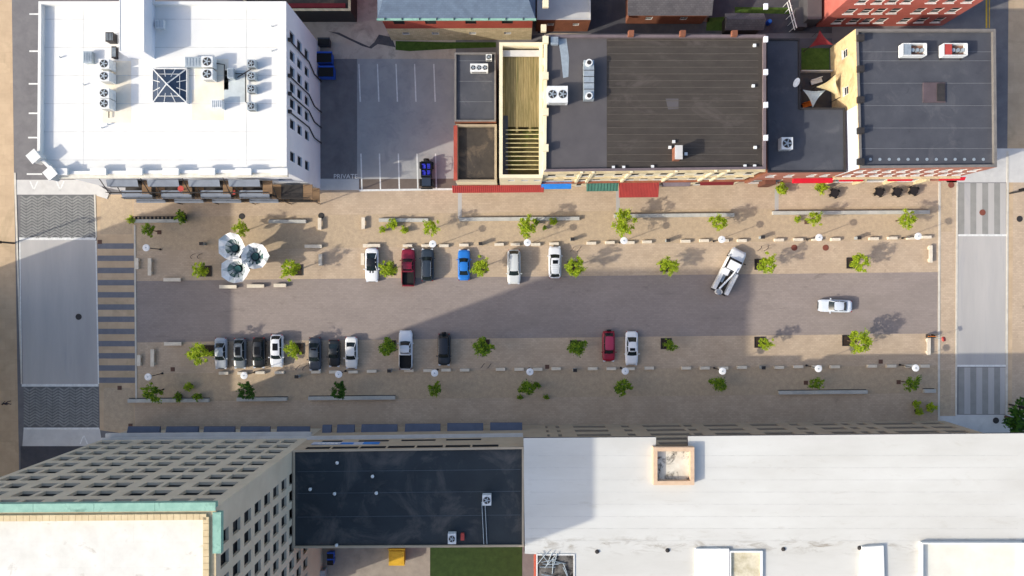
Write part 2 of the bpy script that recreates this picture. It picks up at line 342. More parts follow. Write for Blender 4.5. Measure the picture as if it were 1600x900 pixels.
def quadpx(x0, y0, x1, y1, z): return [G(x0, y1, z), G(x1, y1, z), G(x1, y0, z), G(x0, y0, z)]     # CCW in world: SW, SE, NE, NW
def rows(us, w_, zs, h_): return [(u-w_/2, u+w_/2, z-h_/2, z+h_/2) for u in us for z in zs]

# --- tower (south west)
TB = [(200, 671.8), (504, 669.5)]
tp = [G(200, 912), G(504, 910), G(504, 669.5), G(200, 671.8)]
HT = 36.0
tz = [8.3+2.86*k for k in range(10)]
Wt = (Vector(tp[2])-Vector(tp[3])).length
north = []
for k in range(5):
    for q in (217.6, 243.2): north.append((504-(q+59.4*k))/S)
east = [(912-450-(q))/S for q in (258, 281, 305, 328, 351, 374, 397, 420, 443)]
tower = block('office_tower', 'tall beige office tower with rows of paired square windows and green copper cornice', 'tower', tp, HT, beige, wroof3, ph=.5, pt=1.0, cm=coping,
    ops={2: rows(north, 1.9, tz, 1.8), 1: rows(east, 1.35, tz, 1.85), 0: rows([3+2.8*i for i in range(9)], 1.5, tz, 1.7), 3: rows([3+2.3*i for i in range(9)], 1.35, tz, 1.85)}, depth=.4)
# copper cornice in lengths with seams, tan coping blocks on the parapet
def strip_blocks(parent, A, B, nseg, name, mat, z, wd, ht, off, gap=.03):
    A = Vector(A); B = Vector(B); d = (B-A).normalized(); n = Vector((d.y, -d.x)); L_ = (B-A).length/nseg; ang = math.atan2(d.y, d.x)
    me = MB().box((0, 0, 0), (L_-gap, wd, ht)).mesh(name, [mat])
    for i in range(nseg):
        c = A+d*(L_*(i+.5))+n*off; put(name, me, parent, (c.x, c.y, z), ang)
tpe = [Vector(p) for p in tp]
strip_blocks(tower, tp[2], tp[3], 5, 'copper_cornice', copper, HT-.2, .8, .55, .1)
strip_blocks(tower, tpe[2]+Vector((0, -4.3)), tpe[2]+Vector((0, -.42)), 1, 'copper_cornice', copper, HT-.2, .8, .55, .1)
it = inset(tp, .8)
strip_blocks(tower, it[2], it[3], 44, 'coping_tile', coping, HT+.12, .55, .24, 0); strip_blocks(tower, it[1], it[2], 34, 'coping_tile', coping, HT+.12, .55, .24, -.05)
strip_blocks(tower, tp[2], tp[3], 1, 'stone_ledge', concrete_l, 5.4, .7, .4, .3); strip_blocks(tower, tp[2], tp[3], 1, 'stone_ledge', concrete_l, 6.5, .3, .2, .12)
def canopy(parent, x0, x1, yb, z=3.4, d=1.0):
    a = G(x0, yb); b = G(x1, yb)
    mb = MB(); mb.poly([(a[0], a[1]-.05, z+.35), (b[0], b[1]-.05, z+.35), (b[0], b[1]+d, z), (a[0], a[1]+d, z)]); mb.poly([(a[0], a[1]+d, z), (b[0], b[1]+d, z), (b[0], b[1]+d, z-.3), (a[0], a[1]+d, z-.3)])
    for p in (a, b): mb.poly([(p[0], p[1], z+.35), (p[0], p[1]+d, z), (p[0], p[1]+d, z-.3), (p[0], p[1], z-.3)])
    mb.build('canopy', awn_n, parent)
gx = lambda px, z=3.4: 800+(px-800)*(1-z/100)
for x0, x1 in ((200, 250), (260, 310), (319, 367), (376, 422), (433, 484)): canopy(tower, gx(x0), gx(x1), 670)
# --- dark-roofed building beside it
HD = 14.0
dpoly = [G(505, 800), G(816, 798), G(816, 663.8), G(505, 668)]
fac = lambda xs, z, hh, base=816: [((base-gx(b, z))/S, (base-gx(a, z))/S, z-hh/2, z+hh/2) for a, b in xs]
dark = block('flat_roof_building', 'low tan building with black membrane roof between the tower and the white roof', 'building', dpoly, HD, tanwall, droof, ph=.25, pt=.25, cm=tanwall, depth=.12,
    ops={2: fac([(525, 543), (563, 615), (631, 683), (699, 752), (767, 819)], 6.6, 1.0)+fac([(503, 535), (560, 608), (627, 681), (697, 752), (767, 818)], 9.2, 1.0)+fac([(478, 516), (519, 560), (563, 603), (606, 648), (651, 692), (696, 735), (738, 779)], 12.9, 1.3),
         0: rows([3+4*i for i in range(7)], 1.5, (4, 8, 11.5), 1.6)})
strip_blocks(dark, dpoly[2], dpoly[3], 1, 'stone_ledge', concrete_l, 7.9, .5, .3, .2)
for x0, x1 in ((504, 518), (527, 554), (565, 621), (633, 688), (699, 755), (766, 816)): canopy(dark, gx(x0), gx(x1), 667.5-.013*(x0-505))
# painted banner on the facade
a = G(489, 693, 10.4); b = G(592, 690.5, 10.4); yb = G(500, 668)[1]+.12
mb = MB(); mb.box(((a[0]+b[0])/2, yb, 10.7), (b[0]-a[0], .06, 1.3), 0)
mb.box((b[0]-.9, yb+.04, 10.75), (2.1, .05, 1.2), 1); mb.box((a[0]+4.6, yb+.04, 10.9), (1.7, .05, .8), 1)
for k in range(6): mb.box((a[0]+1+k*.55, yb+.04, 10.9), (.36, .05, .5), 2)
mb.build('banner', [M('banner_grey', (190, 196, 210), None, 1, .7), blue_s, white], dark)
def vent(px, py, z, r=.22, label='', group=None, h=.45):
    t = thing('roof_vent', label, 'vent', G(px, py, z)+(z,), 0, group)
    MB().cyl(0, 0, 0, h, r*.6, n=10).build('pipe', galv, t); MB().cyl(0, 0, h, h+.12, r, r*.55, n=12).build('cap', acw, t)
def ac(px, py, z, w_=1.0, d_=1.0, h_=.9, fans=1, label='', group=None, rz=0, m=None):
    t = thing('condenser_unit', label, 'air conditioner', G(px, py, z)+(z,), rz, group)
    MB().box((0, 0, .1+h_/2), (w_, d_, h_), 0).build('casing', m or acw, t)
    for sx in (-1, 1): MB().box((sx*w_*.35, 0, .05), (.12, d_*.9, .1)).build('foot', steel, t)
    for k in range(fans):
        x = (k-(fans-1)/2)*w_/fans; r = min(w_/fans, d_)*.4
        MB().tube([(x, 0, .1+h_), (x, 0, .14+h_)], r, 20).build('fan_guard', steel, t)
        f = MB()
        for q in range(5): f.box((x+math.cos(q*1.257)*r*.5, math.sin(q*1.257)*r*.5, .16+h_), (r*.8, r*.26, .02), 0, q*1.257)
        f.cyl(x, 0, .14+h_, .19+h_, r*.2, n=10); f.build('fan', galv, t)
    g = MB()
    for q in range(4): g.box((0, -d_/2-.01, .3+q*h_*.2), (w_*.8, .02, .04))
    g.build('louvre', steel, t); return t
zD = HD-.25
for x, y in ((528, 722), (583, 743), (486, 763), (524, 770), (589, 769), (527, 850)): vent(x, y, zD, label='small white vent pipe on the black membrane roof', group='vents on black roof')
ac(761, 778, zD, 1.1, 1.3, .9, 1, 'white condenser with conduit running south on black roof')
ac(707, 838, zD, 1.0, 1.3, .8, 1, 'white condenser near the red box at edge of black roof')
tag(MB().box((0, 0, .2), (.4, .8, .4)).box((0, 0, .43), (.46, .86, .06)).build('roof_box', red, None, G(723, 837, zD)+(zD,)), 'small red box on the black membrane roof', 'box')
for k, x in enumerate((753, 758)):
    p = G(x, 783, zD); q = G(x+3, 853, zD)
    tag(MB().tube([(p[0], p[1], zD+.4), (p[0], p[1]-.3, zD+.12), (q[0], q[1]+.3, zD+.12), (q[0], q[1], zD-.1)], .05, 6).build('conduit', galv), 'pair of thin grey conduits crossing the black roof to its edge', 'pipe', 'conduits on black roof')
mb = MB()
for y, z in ((737, 0), (771, 0), (808, 0)):
    p = G(461, y, zD); q = G(817, y-3.5, zD); mb = MB().prism([(p[0]+.3, p[1]-.03), (q[0]-.3, q[1]-.03), (q[0]-.3, q[1]+.03), (p[0]+.3, p[1]+.03)], zD, zD+.015); mb.build('roof_seam', M('seam_grey', (84, 92, 98), None, 2, .8), dark)
# --- white-roofed building (south east) with overhanging roof
HW = 14.0
wp = [G(834, 1000), G(1475, 1000), G(1475, 657.5), G(816, 664), G(816, 806), G(834, 806)]
wb = 1475
spans = [(850, 856), (866, 874), (893, 945), (967, 981), (1000, 1060), (1063, 1078), (1094, 1148), (1166, 1210), (1226, 1242), (1263, 1300), (1306, 1320), (1330, 1345), (1356, 1420), (1428, 1462)]
wo = []
for zz in (1.6, 4.4, 7.2, 9.9, 12.5):
    for a_, b_ in spans: wo.append(((wb-b_)/S+.05, (wb-a_)/S-.05, zz-.75, zz+.75))
whb = thing('white_roof_building', 'large building with worn white roof, dark fascia and square coped hatch', 'building')
pw = wp
for i in range(6): wall(whb, pw[i], pw[(i+1) % 6], 0, HW-.5, wo if i == 2 else (rows([5+4.5*k for k in range(12)], 1.6, (4, 8, 11.5), 1.7) if i == 0 else []), redbrick if i in (4, 5, 3) else tanwall, depth=.12, fm=tanwall, gm=glass3)
rp = [(818, 1100), (1604, 1100), (1604, 677), (1075, 681.5), (1075, 699), (1025, 699.5), (1025, 683), (818, 684.5)]
rp[0] = (838, 1100); rp.append((820, 865)); rp.append((838, 866))
rw = [G(x, y, HW) for x, y in rp]
MB().prism(rw, HW-.5, HW, 0, 1).build('roof', [M('fascia_grey', (92, 88, 90), None, 1, .7), wroof2], whb)
# raised rim and roof boxes
def rim(parent, poly, z0, h, t, m, mi, name='curb', floor=None, zf=None):
    inn = inset(poly, t); n = len(poly); mb = MB()
    for i in range(n):
        j = (i+1) % n
        mb.poly([poly[i]+(z0,), poly[j]+(z0,), poly[j]+(z0+h,), poly[i]+(z0+h,)]); mb.poly([poly[i]+(z0+h,), poly[j]+(z0+h,), inn[j]+(z0+h,), inn[i]+(z0+h,)]); mb.poly([inn[i]+(z0+h,), inn[j]+(z0+h,), inn[j]+(zf,), inn[i]+(zf,)])
    o = mb.build(name, m, parent)
    MB().poly([p+(zf,) for p in inn]).build(floor or 'hatch_floor', mi, o); return o
soot = M('roof_sooty', (222, 216, 200), (190, 180, 160), .4, .85, stain=(.55, .5, .62, (48, 40, 34)))
rim(whb, quadpx(1021, 699, 1085, 758, 14.9), HW, .9, .5, M('coping_peach', (212, 184, 154), (196, 166, 136), 1, .8), soot, 'hatch_curb', zf=HW+.2)
rim(whb, quadpx(838, 866, 898, 960, 14.1), HW+.004, .1, .15, wroof, M('pit_floor', (120, 116, 110), (70, 66, 60), 1.2, .8, stain=(.8, .45, .6, (30, 26, 24))), 'light_well', zf=HW+.012)
rim(whb, quadpx(1140, 861, 1192, 960, 14.3), HW, .3, .2, wroof, M('pit_pale', (214, 206, 182), (170, 160, 130), .8, .8), 'light_well', zf=HW+.02)
rim(whb, quadpx(1440, 848, 1600, 960, 14.5), HW, .55, .18, wroof, M('pit_cream', (222, 220, 206), (208, 204, 190), .4, .8), 'light_well', zf=HW+.03)
MB().prism(quadpx(1086, 856, 1138, 960, 14), HW, HW+.35, 0).build('roof_step', wroof, whb); MB().prism([G(1345, 853, 14), G(1378, 851, 14), G(1381, 960, 14), G(1340, 960, 14)][::-1], HW, HW+.4, 0).build('roof_step', wroof, whb)
mb = MB()
for k in range(14):
    x = random.uniform(846, 892); y = random.uniform(870, 900); p = G(x, y, HW); a_ = random.uniform(0, 3)
    mb.tube([(p[0]-math.cos(a_), p[1]-math.sin(a_), HW+.1), (p[0]+math.cos(a_), p[1]+math.sin(a_), HW+.25)], .05, 5)
mb.build('metal_strut', galv, whb)
for x, y in ((933, 862), (1043, 860), (1224, 858), (1343, 856)): tag(MB().cyl(0, 0, 0, .12, .28, .22, 14).cyl(0, 0, .12, .2, .16, .1, 10).build('roof_drain', steel, None, G(x, y, HW)+(HW,)), 'small dark round drain on the worn white roof', 'drain', 'drains on white roof')

# --- white building (north west)
HN = 15.0
A_ = G(60, 270, HN); 
npoly = [G(84, 272, HN), G(448, 269, HN), G(447, 2, HN), G(60, 2, HN), G(58, 246, HN)]
ny = [109, 135, 156, 177.5, 200, 228, 272]
eb = 297
eops = [((297-y)/S-.62, (297-y)/S+.62, z-.95, z+.95) for y in ny for z in (6.5, 9.7, 12.7)]
sops = [(u-1.1, u+1.1, z-.9, z+.9) for u in [((gx2-800)/S-G(84, 272, HN)[0]) for gx2 in (256, 313, 370, 426, 478)] for z in (2, 5.5, 9, 12)]
nwb = block('white_roof_block', 'white rendered block with bright white roof, rooftop plant and balconies over the plaza', 'building', npoly, HN, [whitewall, whitewall, whitewall, whitewall, whitewall], wroof, ph=.7, pt=.35, cm=wroof, ops={0: sops, 1: eops, 3: rows([3+3*k for k in range(7)], 1.2, (3, 6.5, 9.7, 12.7), 1.6)}, depth=.3)
x0 = npoly[0][0]; ys = npoly[0][1]; x1 = npoly[1][0]
for k in range(7): MB().box((x0+1.2+k*(x1-x0-2)/6, ys+.25, HN+.17), (2.0 if k not in (0,) else 1.4, .85, .36)).build('merlon', wroof, nwb)
strip_blocks(nwb, npoly[0], npoly[1], 1, 'cornice', M('cornice_pale', (226, 222, 208), None, 1, .8), HN-.5, .5, .5, .25)
strip_blocks(nwb, npoly[0], npoly[1], 44, 'dentil', frame_w, HN-.95, .3, .3, .15, gap=.32)
for p in (npoly[0], npoly[4]): MB().box((p[0], p[1], HN-.2), (1.1, 1.1, 1.6), 0, .7).box((p[0], p[1], HN+.65), (1.35, 1.35, .12), 0, .7).build('corner_post', wroof, nwb)
ex = npoly[1][0]
for y in (118, 166, 190, 214): 
    c = G(500, y); MB().tube([(ex+.12, c[1], 14.2), (ex+.12, c[1], 6), (ex+.12, c[1]-.9, 3.5), (ex+.12, c[1]-.9, 0)], .09, 6).box((ex+.2, c[1], 14.4), (.4, .4, .4)).build('downpipe', steel, nwb)
# balconies
bays = [235, 292, 349, 405, 458]
yb0 = npoly[0][1]
for bi, bx in enumerate(bays):
    X0 = (bx-800)/S; X1 = X0+(4.1 if bi < 4 else 3.4)
    for lv, z in enumerate((3.0, 6.5, 10.0)):
        if bi == 4 and lv == 2: continue
        D = 1.75 if lv == 2 else 2.0
        dk = MB().box((X1+.68, yb0-D/2, z-.1), (1.25, D, .15)).build('balcony_deck', deckw, nwb)
        MB().box(((X0+X1)/2, yb0-(.45 if lv == 2 else D/2), z-.1), (X1-X0, .9 if lv == 2 else D, .13)).build('bay_deck_shaded', steel, dk)  # bay part of the deck, coloured dark to stand for shade between tiers
        mb = MB()
        for xx in (X0+.05, (X0+X1)/2, X1-.05): mb.tube([(xx, yb0-D+.05, z), (xx, yb0-D+.05, z+1.05)], .04, 5)
        for hz in (.35, .7, 1.05): mb.tube([(X0, yb0-D+.05, z+hz), (X1+1.2, yb0-D+.05, z+hz)], .035, 5)
        mb.build('railing', steel, dk)
        if bi < 4:
            za = z+1.0; a0, a1 = yb0-(.03, .95, 1.1)[2-lv], yb0-(.9, 2.0, 2.15)[2-lv]
            mb = MB(); mb.poly([(X0, a0, za), (X1, a0, za), (X1, a1, za-.3), (X0, a1, za-.3)]); mb.poly([(X0, a1, za-.3), (X1, a1, za-.3), (X1, a1, za-.5), (X0, a1, za-.5)])
            mb.build('awning', awn_g, nwb)
        mb = MB(); mb.tube([(X0-.1, yb0, z+2.4), (X0-.1, yb0-D, z)], .06, 6); mb.tube([(X1+.1, yb0, z-2.6), (X1+.1, yb0-D, z-.15)], .06, 6); mb.tube([(X1+.6, yb0-D+.1, 0 if lv == 0 else z-3.4), (X1+.6, yb0-D+.1, z)], .07, 6)
        mb.build('brace', steel, nwb)
        if (bi+lv) % 3 == 0: tag(MB().lathe() if False else MB().tube([(0, 0, 0), (0, 0, .72)], .05, 6).cyl(0, 0, .72, .76, .4, n=14).build('balcony_table', [red if bi != 3 else lampw], None, (X1+.2, yb0-1.2, z-.02)), ['round red table on the lowest balcony', 'round table on the middle balcony', 'round table on the upper balcony'][lv]+' of the white block, bay %s' % ['by the corner entrance', 'next to corner bay', 'at centre', 'before the open end', 'at the open end'][bi], 'table')
# corner entrance rug-like ramp
structure(MB().prism([G(145, 284), G(172, 300), G(168, 311), G(152, 306)][::-1], 0, .15).build('entrance_step', concrete_l)); sheet('entrance_carpet', [(140, 279), (165, 283), (168, 293), (140, 284)], .02, red)
# roof plant
zN = HN-.7
ph_ = block('roof_penthouse', 'plain white penthouse on bright white roof beside the skylight', 'penthouse', quadpx(186, -40, 225, 81, zN+2.6), zN+2.6, whitewall, wroof, ph=.05, pt=.1, cm=wroof, z0=zN)
sk = thing('pyramid_skylight', 'square pyramid skylight with dark panes and white glazing bars', 'skylight', G(265.5, 134, zN+.3)+(zN,))
w2 = 26.5/S*.86; ap = (0, 0, 1.1)
MB().box((0, 0, .15), (2*w2+.2, 2*w2+.2, .3)).build('curb', wroof, sk)
cs = [(-w2, -w2, .32), (w2, -w2, .32), (w2, w2, .32), (-w2, w2, .32)]
for i in range(4):
    a, b = Vector(cs[i]), Vector(cs[(i+1) % 4]); t_ = Vector(ap)
    for k in range(3):
        p, q = a.lerp(b, k/3), a.lerp(b, (k+1)/3)
        f0, f1 = (.0 if k else 0), 0
        MB().poly([p, q, q.lerp(t_, .98), p.lerp(t_, .98)]).build('pane', skyglass, sk)
    mb = MB(); mb.tube([a, t_], .08, 6); mb.tube([a, b], .09, 6)
    for k in (1, 2): mb.tube([a.lerp(b, k/3), a.lerp(b, k/3).lerp(t_, .52)], .05, 6)
    m1, m2 = a.lerp(t_, .36), b.lerp(t_, .36); mb.tube([m1, m2], .04, 6)
    mb.build('glazing_bar', frame_w, sk)
for x, y, lb_ in ((171, 106, 'nearest the penthouse'), (171, 125, 'second from the penthouse'), (171, 151, 'third from the penthouse'), (171, 167, 'farthest from the penthouse')): ac(x+3, y, zN, 1.3, 1.2, 1.5, 1, 'boxy white condenser west of the skylight, '+lb_, 'condensers west of skylight')
for x, y, lb_ in ((328, 102, 'touching the louvred grey cabinet'), (328, 121, 'clear of the louvred grey cabinet')): ac(x+3, y, zN, 1.4, 1.3, 1.3, 1, 'boxy white condenser east of the skylight, '+lb_, 'condensers east of skylight')
for x, y in ((397, 103), (397, 122), (397, 142), (397, 169)): ac(x, y, zN, .95, .95, .9, 1, 'small grey-blue condenser in the column nearest the east parapet', 'small condensers', m=galv)
def crate(name, px, py, z, d, m, label, cat, lid=.08):
    t = thing(name, label, cat, G(px, py, z)+(z,)); MB().box((0, 0, d[2]/2), d).build('body', m, t); MB().box((0, 0, d[2]+lid/2), (d[0]+.08, d[1]+.08, lid)).build('lid', m, t)
    g = MB()
    for q in range(5): g.box((-d[0]*.4+q*d[0]*.2, 0, d[2]+lid+.02), (.05, d[1]*.8, .04))
    g.build('rib', galv, t); return t
crate('roof_cabinet', 306, 100, zN, (1.9, 1.2, .7), galv, 'grey cabinet with louvred lid just north east of the skylight', 'cabinet')
crate('roof_cabinet', 142, 92, zN, (1.0, 1.4, .6), galv, 'lone blue-grey vent cabinet on open white roof', 'cabinet')
crate('roof_cabinet', 365, 118, zN, (.7, 1.2, .9), galv, 'narrow grey switch cabinet between the two condenser groups', 'cabinet')
crate('roof_cabinet', 344, 166, zN, (1.2, 1.0, 1.0), acw, 'white cabinet south east of the skylight', 'cabinet')
crate('roof_fan_box', 178, 62, zN, (.9, 1.1, .9), steel, 'dark fan box against the west side of the penthouse', 'fan box'); crate('roof_fan_box', 182, 84, zN, (.5, 1.4, .5), steel, 'narrow dark box at the penthouse corner', 'fan box')
crate('roof_cabinet', 253, 40, zN, (1.0, 1.0, .5), acw, 'white cabinet in the shade of the penthouse', 'cabinet'); 
for pts in (((340, 100), (352, 102), (352, 130), (365, 122)), ((365, 116), (385, 116), (385, 160), (392, 165)), ((372, 122), (395, 108)), ((172, 175), (172, 185))):
    tag(MB().tube([G(x, y, zN)+(zN+.25,) for x, y in pts], .07, 6).build('roof_pipe', steel), 'dark pipe run linking condensers on the bright white roof', 'pipe', 'pipes on bright roof')
sheetroof = lambda nm, q, m, par: MB().poly([p+(zN+.006,) for p in q]).build(nm, m, par)
for q in ((160, 95, 205, 192), (305, 92, 357, 140), (300, 140, 350, 188)): sheetroof('roof_mat', quadpx(*q, zN), M('mat_cream', (230, 222, 204), (216, 206, 186), .5, .8), nwb)
sheetroof('roof_mat', quadpx(350, 110, 384, 160, zN), M('mat_grey', (196, 204, 204), None, .5, .8), nwb)
for x, y in ((95, 90), (132, 133), (170, 195), (160, 200), (425, 42), (425, 80)): vent(x, y, zN, .12, 'tiny vent stub on the bright white roof', 'vent stubs on bright roof', .3)

# --- north row
HL = 6.5
lb = quadpx(712, 194, 776, 284, HL); blk1 = block('tar_roof_shop', 'single storey shop with dark tar roof and red brick parapet beside parking lot', 'shop', lb, HL, [cream, cream, redbrick, redbrick], tarroof, ph=.6, pt=.3, cm=M('coping_drab', (168, 154, 130), None, 1, .8), ops={0: [(1, 5, .5, 3)]})
MB().box((lb[3][0]-.02, (lb[0][1]+lb[3][1])/2, HL+.06), (.5, lb[3][1]-lb[0][1]-.4, .14)).build('coping', redbrick, blk1)
b2 = quadpx(710, 82, 775, 190, 7.0); blk1b = block('felt_roof_shop', 'shop wing with dark felt roof and grey vent unit north of the tar roof', 'shop', b2, 7.0, brownbrick, nroof, ph=.3, pt=.25, cm=M('coping_grey', (120, 116, 112), None, 1, .8), ops={3: rows([2, 5, 8], 1.1, (2, 5), 1.3)})
for y in (95, 127, 159): 
    p = G(714, y, 6.7); q = G(772, y, 6.7); MB().box(((p[0]+q[0])/2, p[1], 6.712), (q[0]-p[0]-.5, .05, .02)).build('roof_seam', M('seam_light', (120, 122, 126), None, 2, .8), blk1b)
ac(749, 109, 6.7, 2.4, 1.1, .8, 3, 'long vent unit with three fans on felt roof'); ac(764, 92, 6.7, .8, .8, .6, 1, 'small square fan box on felt roof')
# roofless ruin with timber floor
HR = 10.0
rpx = quadpx(780, 66, 848, 278, HR)
ruin = thing('roofless_building', 'roofless cream building with exposed timber floor and pale joists', 'building')
wall(ruin, rpx[0], rpx[1], 0, HR, rows([1.6, 3.4, 5.1], .9, (7.8,), 1.3)+[(.8, 5.5, .4, 3)], cream, fm=frame_w)
for i in (1, 2, 3): wall(ruin, rpx[i], rpx[(i+1) % 4], 0, HR, [], cream)
ir = inset(rpx, .45); mb = MB()
for i in range(4):
    j = (i+1) % 4; mb.poly([rpx[i]+(HR,), rpx[j]+(HR,), ir[j]+(HR,), ir[i]+(HR,)]); mb.poly([ir[i]+(HR,), ir[j]+(HR,), ir[j]+(8.2,), ir[i]+(8.2,)])
mb.build('parapet', cream, ruin)
xa, xb = ir[0][0], ir[1][0]; ya, yb = ir[0][1], ir[3][1]
nb = 14
for i in range(nb):
    u = xa+(xb-xa)*(i+.5)/nb; ya2 = ya+6.5 if i % 5 else ya+5.8
    MB().box((u, (ya2+yb-1)/2, 9.0+random.uniform(-.03, .03)), ((xb-xa)/nb-.03, yb-1-ya2, .08)).build('floorboard', timber, ruin)
MB().poly([(xa, ya, 8.2), (xb, ya, 8.2), (xb, yb, 8.2), (xa, yb, 8.2)]).build('lower_floor', M('mossy_floor', (92, 84, 50), (60, 54, 36), .8, .95, stain=(.6, .5, .7, (90, 104, 40))), ruin)
for i in range(10): MB().box(((xa+xb)/2+.2, ya+.8+i*.58, 9.3), (xb-xa-.4, .09, .18)).build('joist', M('joist_pale', (206, 192, 140), None, 2, .8), ruin)
MB().box((xa+.35, (ya+6)/2+ya/2+1, 9.0), (.7, 8, .2)).build('side_walk', nroof, ruin)
MB().box(((xa+xb)/2, yb-.8, 9.3), (xb-xa, .8, .25)).build('beam', concrete_l, ruin)
for k in range(5): MB().box((rpx[1][0]+.1, rpx[1][1]+2+k*4.4, HR+.25), (.7, .9, .5)).build('parapet_pier', cream, ruin)
# long brick row with brown roof
HM = 12.5
mp = quadpx(851, 54, 1197, 268, HM); mp[1] = G(1197, 264.5, HM); mp[0] = G(849, 268.5, HM)
mid = thing('shop_row', 'long cream shop row with dark brown ribbed roof and coloured awnings', 'shop row')
m0, m1 = Vector(mp[0]), Vector(mp[1]); LM = (m1-m0).length
bx = [(x-849)/(1197-849)*LM for x in (849, 909, 927, 987, 1057, 1119, 1139, 1197)]
nwin = (2, 1, 2, 3, 2, 1, 2); mops = []
for i, n_ in enumerate(nwin):
    for k in range(n_):
        u = bx[i]+(bx[i+1]-bx[i])*(k+.5+(.0))/n_
        for z in (6.3, 9.9): mops.append((u-.5, u+.5, z-.85, z+.85))
    mops.append((bx[i]+.4, bx[i+1]-.4, .4, 3.2))
wall(mid, mp[0], mp[1], 0, HM, mops, cream, fm=frame_d, sill=concrete_l)
wall(mid, mp[1], mp[2], 0, HM, [], brownbrick); wall(mid, mp[2], mp[3], 0, HM, rows([3+4*i for i in range(7)], 1.2, (3, 7), 1.6), brownbrick); wall(mid, mp[3], mp[0], 0, HM, [], cream)
im = inset(mp, .35); mb = MB()
for i in range(4):
    j = (i+1) % 4; mb.poly([mp[i]+(HM,), mp[j]+(HM,), im[j]+(HM,), im[i]+(HM,)], 1 if i == 3 else 0); mb.poly([im[i]+(HM,), im[j]+(HM,), im[j]+(HM-.4,), im[i]+(HM-.4,)])
mb.build('parapet', [M('coping_mauve', (112, 100, 102), None, 1, .8), cream], mid)
zM = HM-.4; sx_ = G(948, 0, zM)[0]
MB().poly([im[0]+(zM,), (sx_, im[0][1], zM), (sx_, im[3][1], zM), im[3]+(zM,)]).build('roof', groof, mid)
MB().poly([(sx_, im[0][1], zM), im[1]+(zM,), im[2]+(zM,), (sx_, im[3][1], zM)]).build('roof', broof, mid)
seam = M('seam_brown', (92, 86, 79), None, 2, .9)
for i in range(19):
    y = G(0, 63+i*10.5, zM)[1]; xe = im[1][0]-.4
    MB().box(((sx_+xe)/2, y, zM+.02), (xe-sx_-.2, .07, .04)).build('roof_seam', seam, mid)
for i in range(1, 7):                       # pilasters and string courses of the facade
    p = m0.lerp(m1, bx[i]/LM); MB().box((p.x, p.y-.1, HM/2+1.6), (.35, .25, HM-3.3)).build('pilaster', cream, mid)
for z, hh in ((HM-.35, .35), (8.1, .16), (4.2, .3)): strip_blocks(mid, mp[0], mp[1], 1, 'string_course', stonew if z > 5 else brownbrick, z, .3, hh, .13)
for k in range(5): MB().box((mp[3][0]+.1, mp[0][1]+3+k*4.6, HM+.25), (.75, .9, .5)).build('parapet_pier', cream, mid)
for k in range(5): MB().box((mp[1][0]-.1, mp[1][1]+4+k*4.2, HM+.15), (.5, .7, .3)).build('parapet_pier', whitewall, mid)
for k in range(3): MB().box((mp[3][0]+11+k*6.6, mp[3][1], HM+.3), (.7, .7, .6)).build('chimney', brownbrick, mid)
def awning(parent, u0, u1, m, z=3.6, d=1.4, rise=.7, ribs=0, rib=None, name='awning', base=(m0, m1)):
    a, b = base; dd = (b-a).normalized(); n = Vector((dd.y, -dd.x)); p, q = a+dd*u0, a+dd*u1
    P = lambda v, k, z_: (v.x+n.x*k, v.y+n.y*k, z_)
    mb = MB(); mb.poly([P(p, .02, z+rise), P(q, .02, z+rise), P(q, d, z), P(p, d, z)]); mb.poly([P(p, d, z), P(q, d, z), P(q, d, z-.25), P(p, d, z-.25)])
    for v in (p, q): mb.poly([P(v, .02, z+rise), P(v, d, z), P(v, d, z-.25), P(v, .02, z-.25)])
    o = mb.build(name, m, parent)
    for k in range(ribs):
        v = p.lerp(q, (k+.5)/ribs); MB().tube([P(v, .04, z+rise+.03), P(v, d, z+.03)], .035, 4).build('awning_rib', rib or m, o)
    return o
awning(mid, bx[0]+.1, bx[1]-.6, blue_s, 3.5, .9, .9); awning(mid, bx[2]+.1, bx[3]-.4, green_m, 3.6, 1.3, .7, 10, M('rib_dark', (44, 84, 72), None, 1, .6)); awning(mid, bx[3]-.2, bx[4]-.4, red, 3.4, 2.2, .9, 26, M('rib_red', (150, 40, 40), None, 1, .6)); awning(mid, bx[4]+.2, bx[5]-1, M('awn_mauve', (124, 112, 118), None, 1, .8), 3.4, .7, .7); awning(mid, bx[5]+.5, bx[6]+3.5, maroon, 3.4, .6, .8)
lbv = (Vector(G(710, 296)), Vector(G(848, 295)))
aw = awning(ruin, 0, (lbv[1]-lbv[0]).length, red, 3.3, .95, .6, 46, M('rib_red', (150, 40, 40), None, 1, .6), base=lbv)
ac(870, 152, zM, 2.6, 2.1, 1.3, 2, 'big white twin-fan rooftop unit on grey roof section')
du = thing('duct_unit', 'long galvanised air handler with round ends on grey roof', 'air handler', G(918.5, 129, zM)+(zM,))
MB().box((0, 0, .7), (1.3, 5, 1.0)).build('casing', galv, du)
for y in (-2.1, 2.1): MB().cyl(0, y, 1.2, 1.5, .45, n=18).build('fan_collar', acw, du); MB().cyl(0, y, 1.5, 1.53, .28, n=14).build('fan', steel, du)
for y in (-2.2, -.8, .8, 2.2): MB().box((0, y, .1), (1.5, .12, .2)).build('foot', steel, du)
for y in (-1.2, -.4, .4, 1.2): MB().box((0, y, 1.22), (1.34, .06, .06)).build('rib', steel, du)
crate('roof_cabinet', 866, 66, zM, (.9, .9, .5), galv, 'small grey cabinet at the corner of grey roof section', 'cabinet')
q = [G(x, y, zM)+(zM+.006,) for x, y in ((872, 60), (885, 60), (889, 90), (888, 120), (880, 122), (876, 85))]; MB().poly(q).build('roof_patch', galv, mid)
q = [G(x, y, zM)+(zM+.008,) for x, y in ((1040, 154), (1060, 154), (1060, 170), (1044, 171))]; MB().poly(q).build('roof_patch', groof, mid)
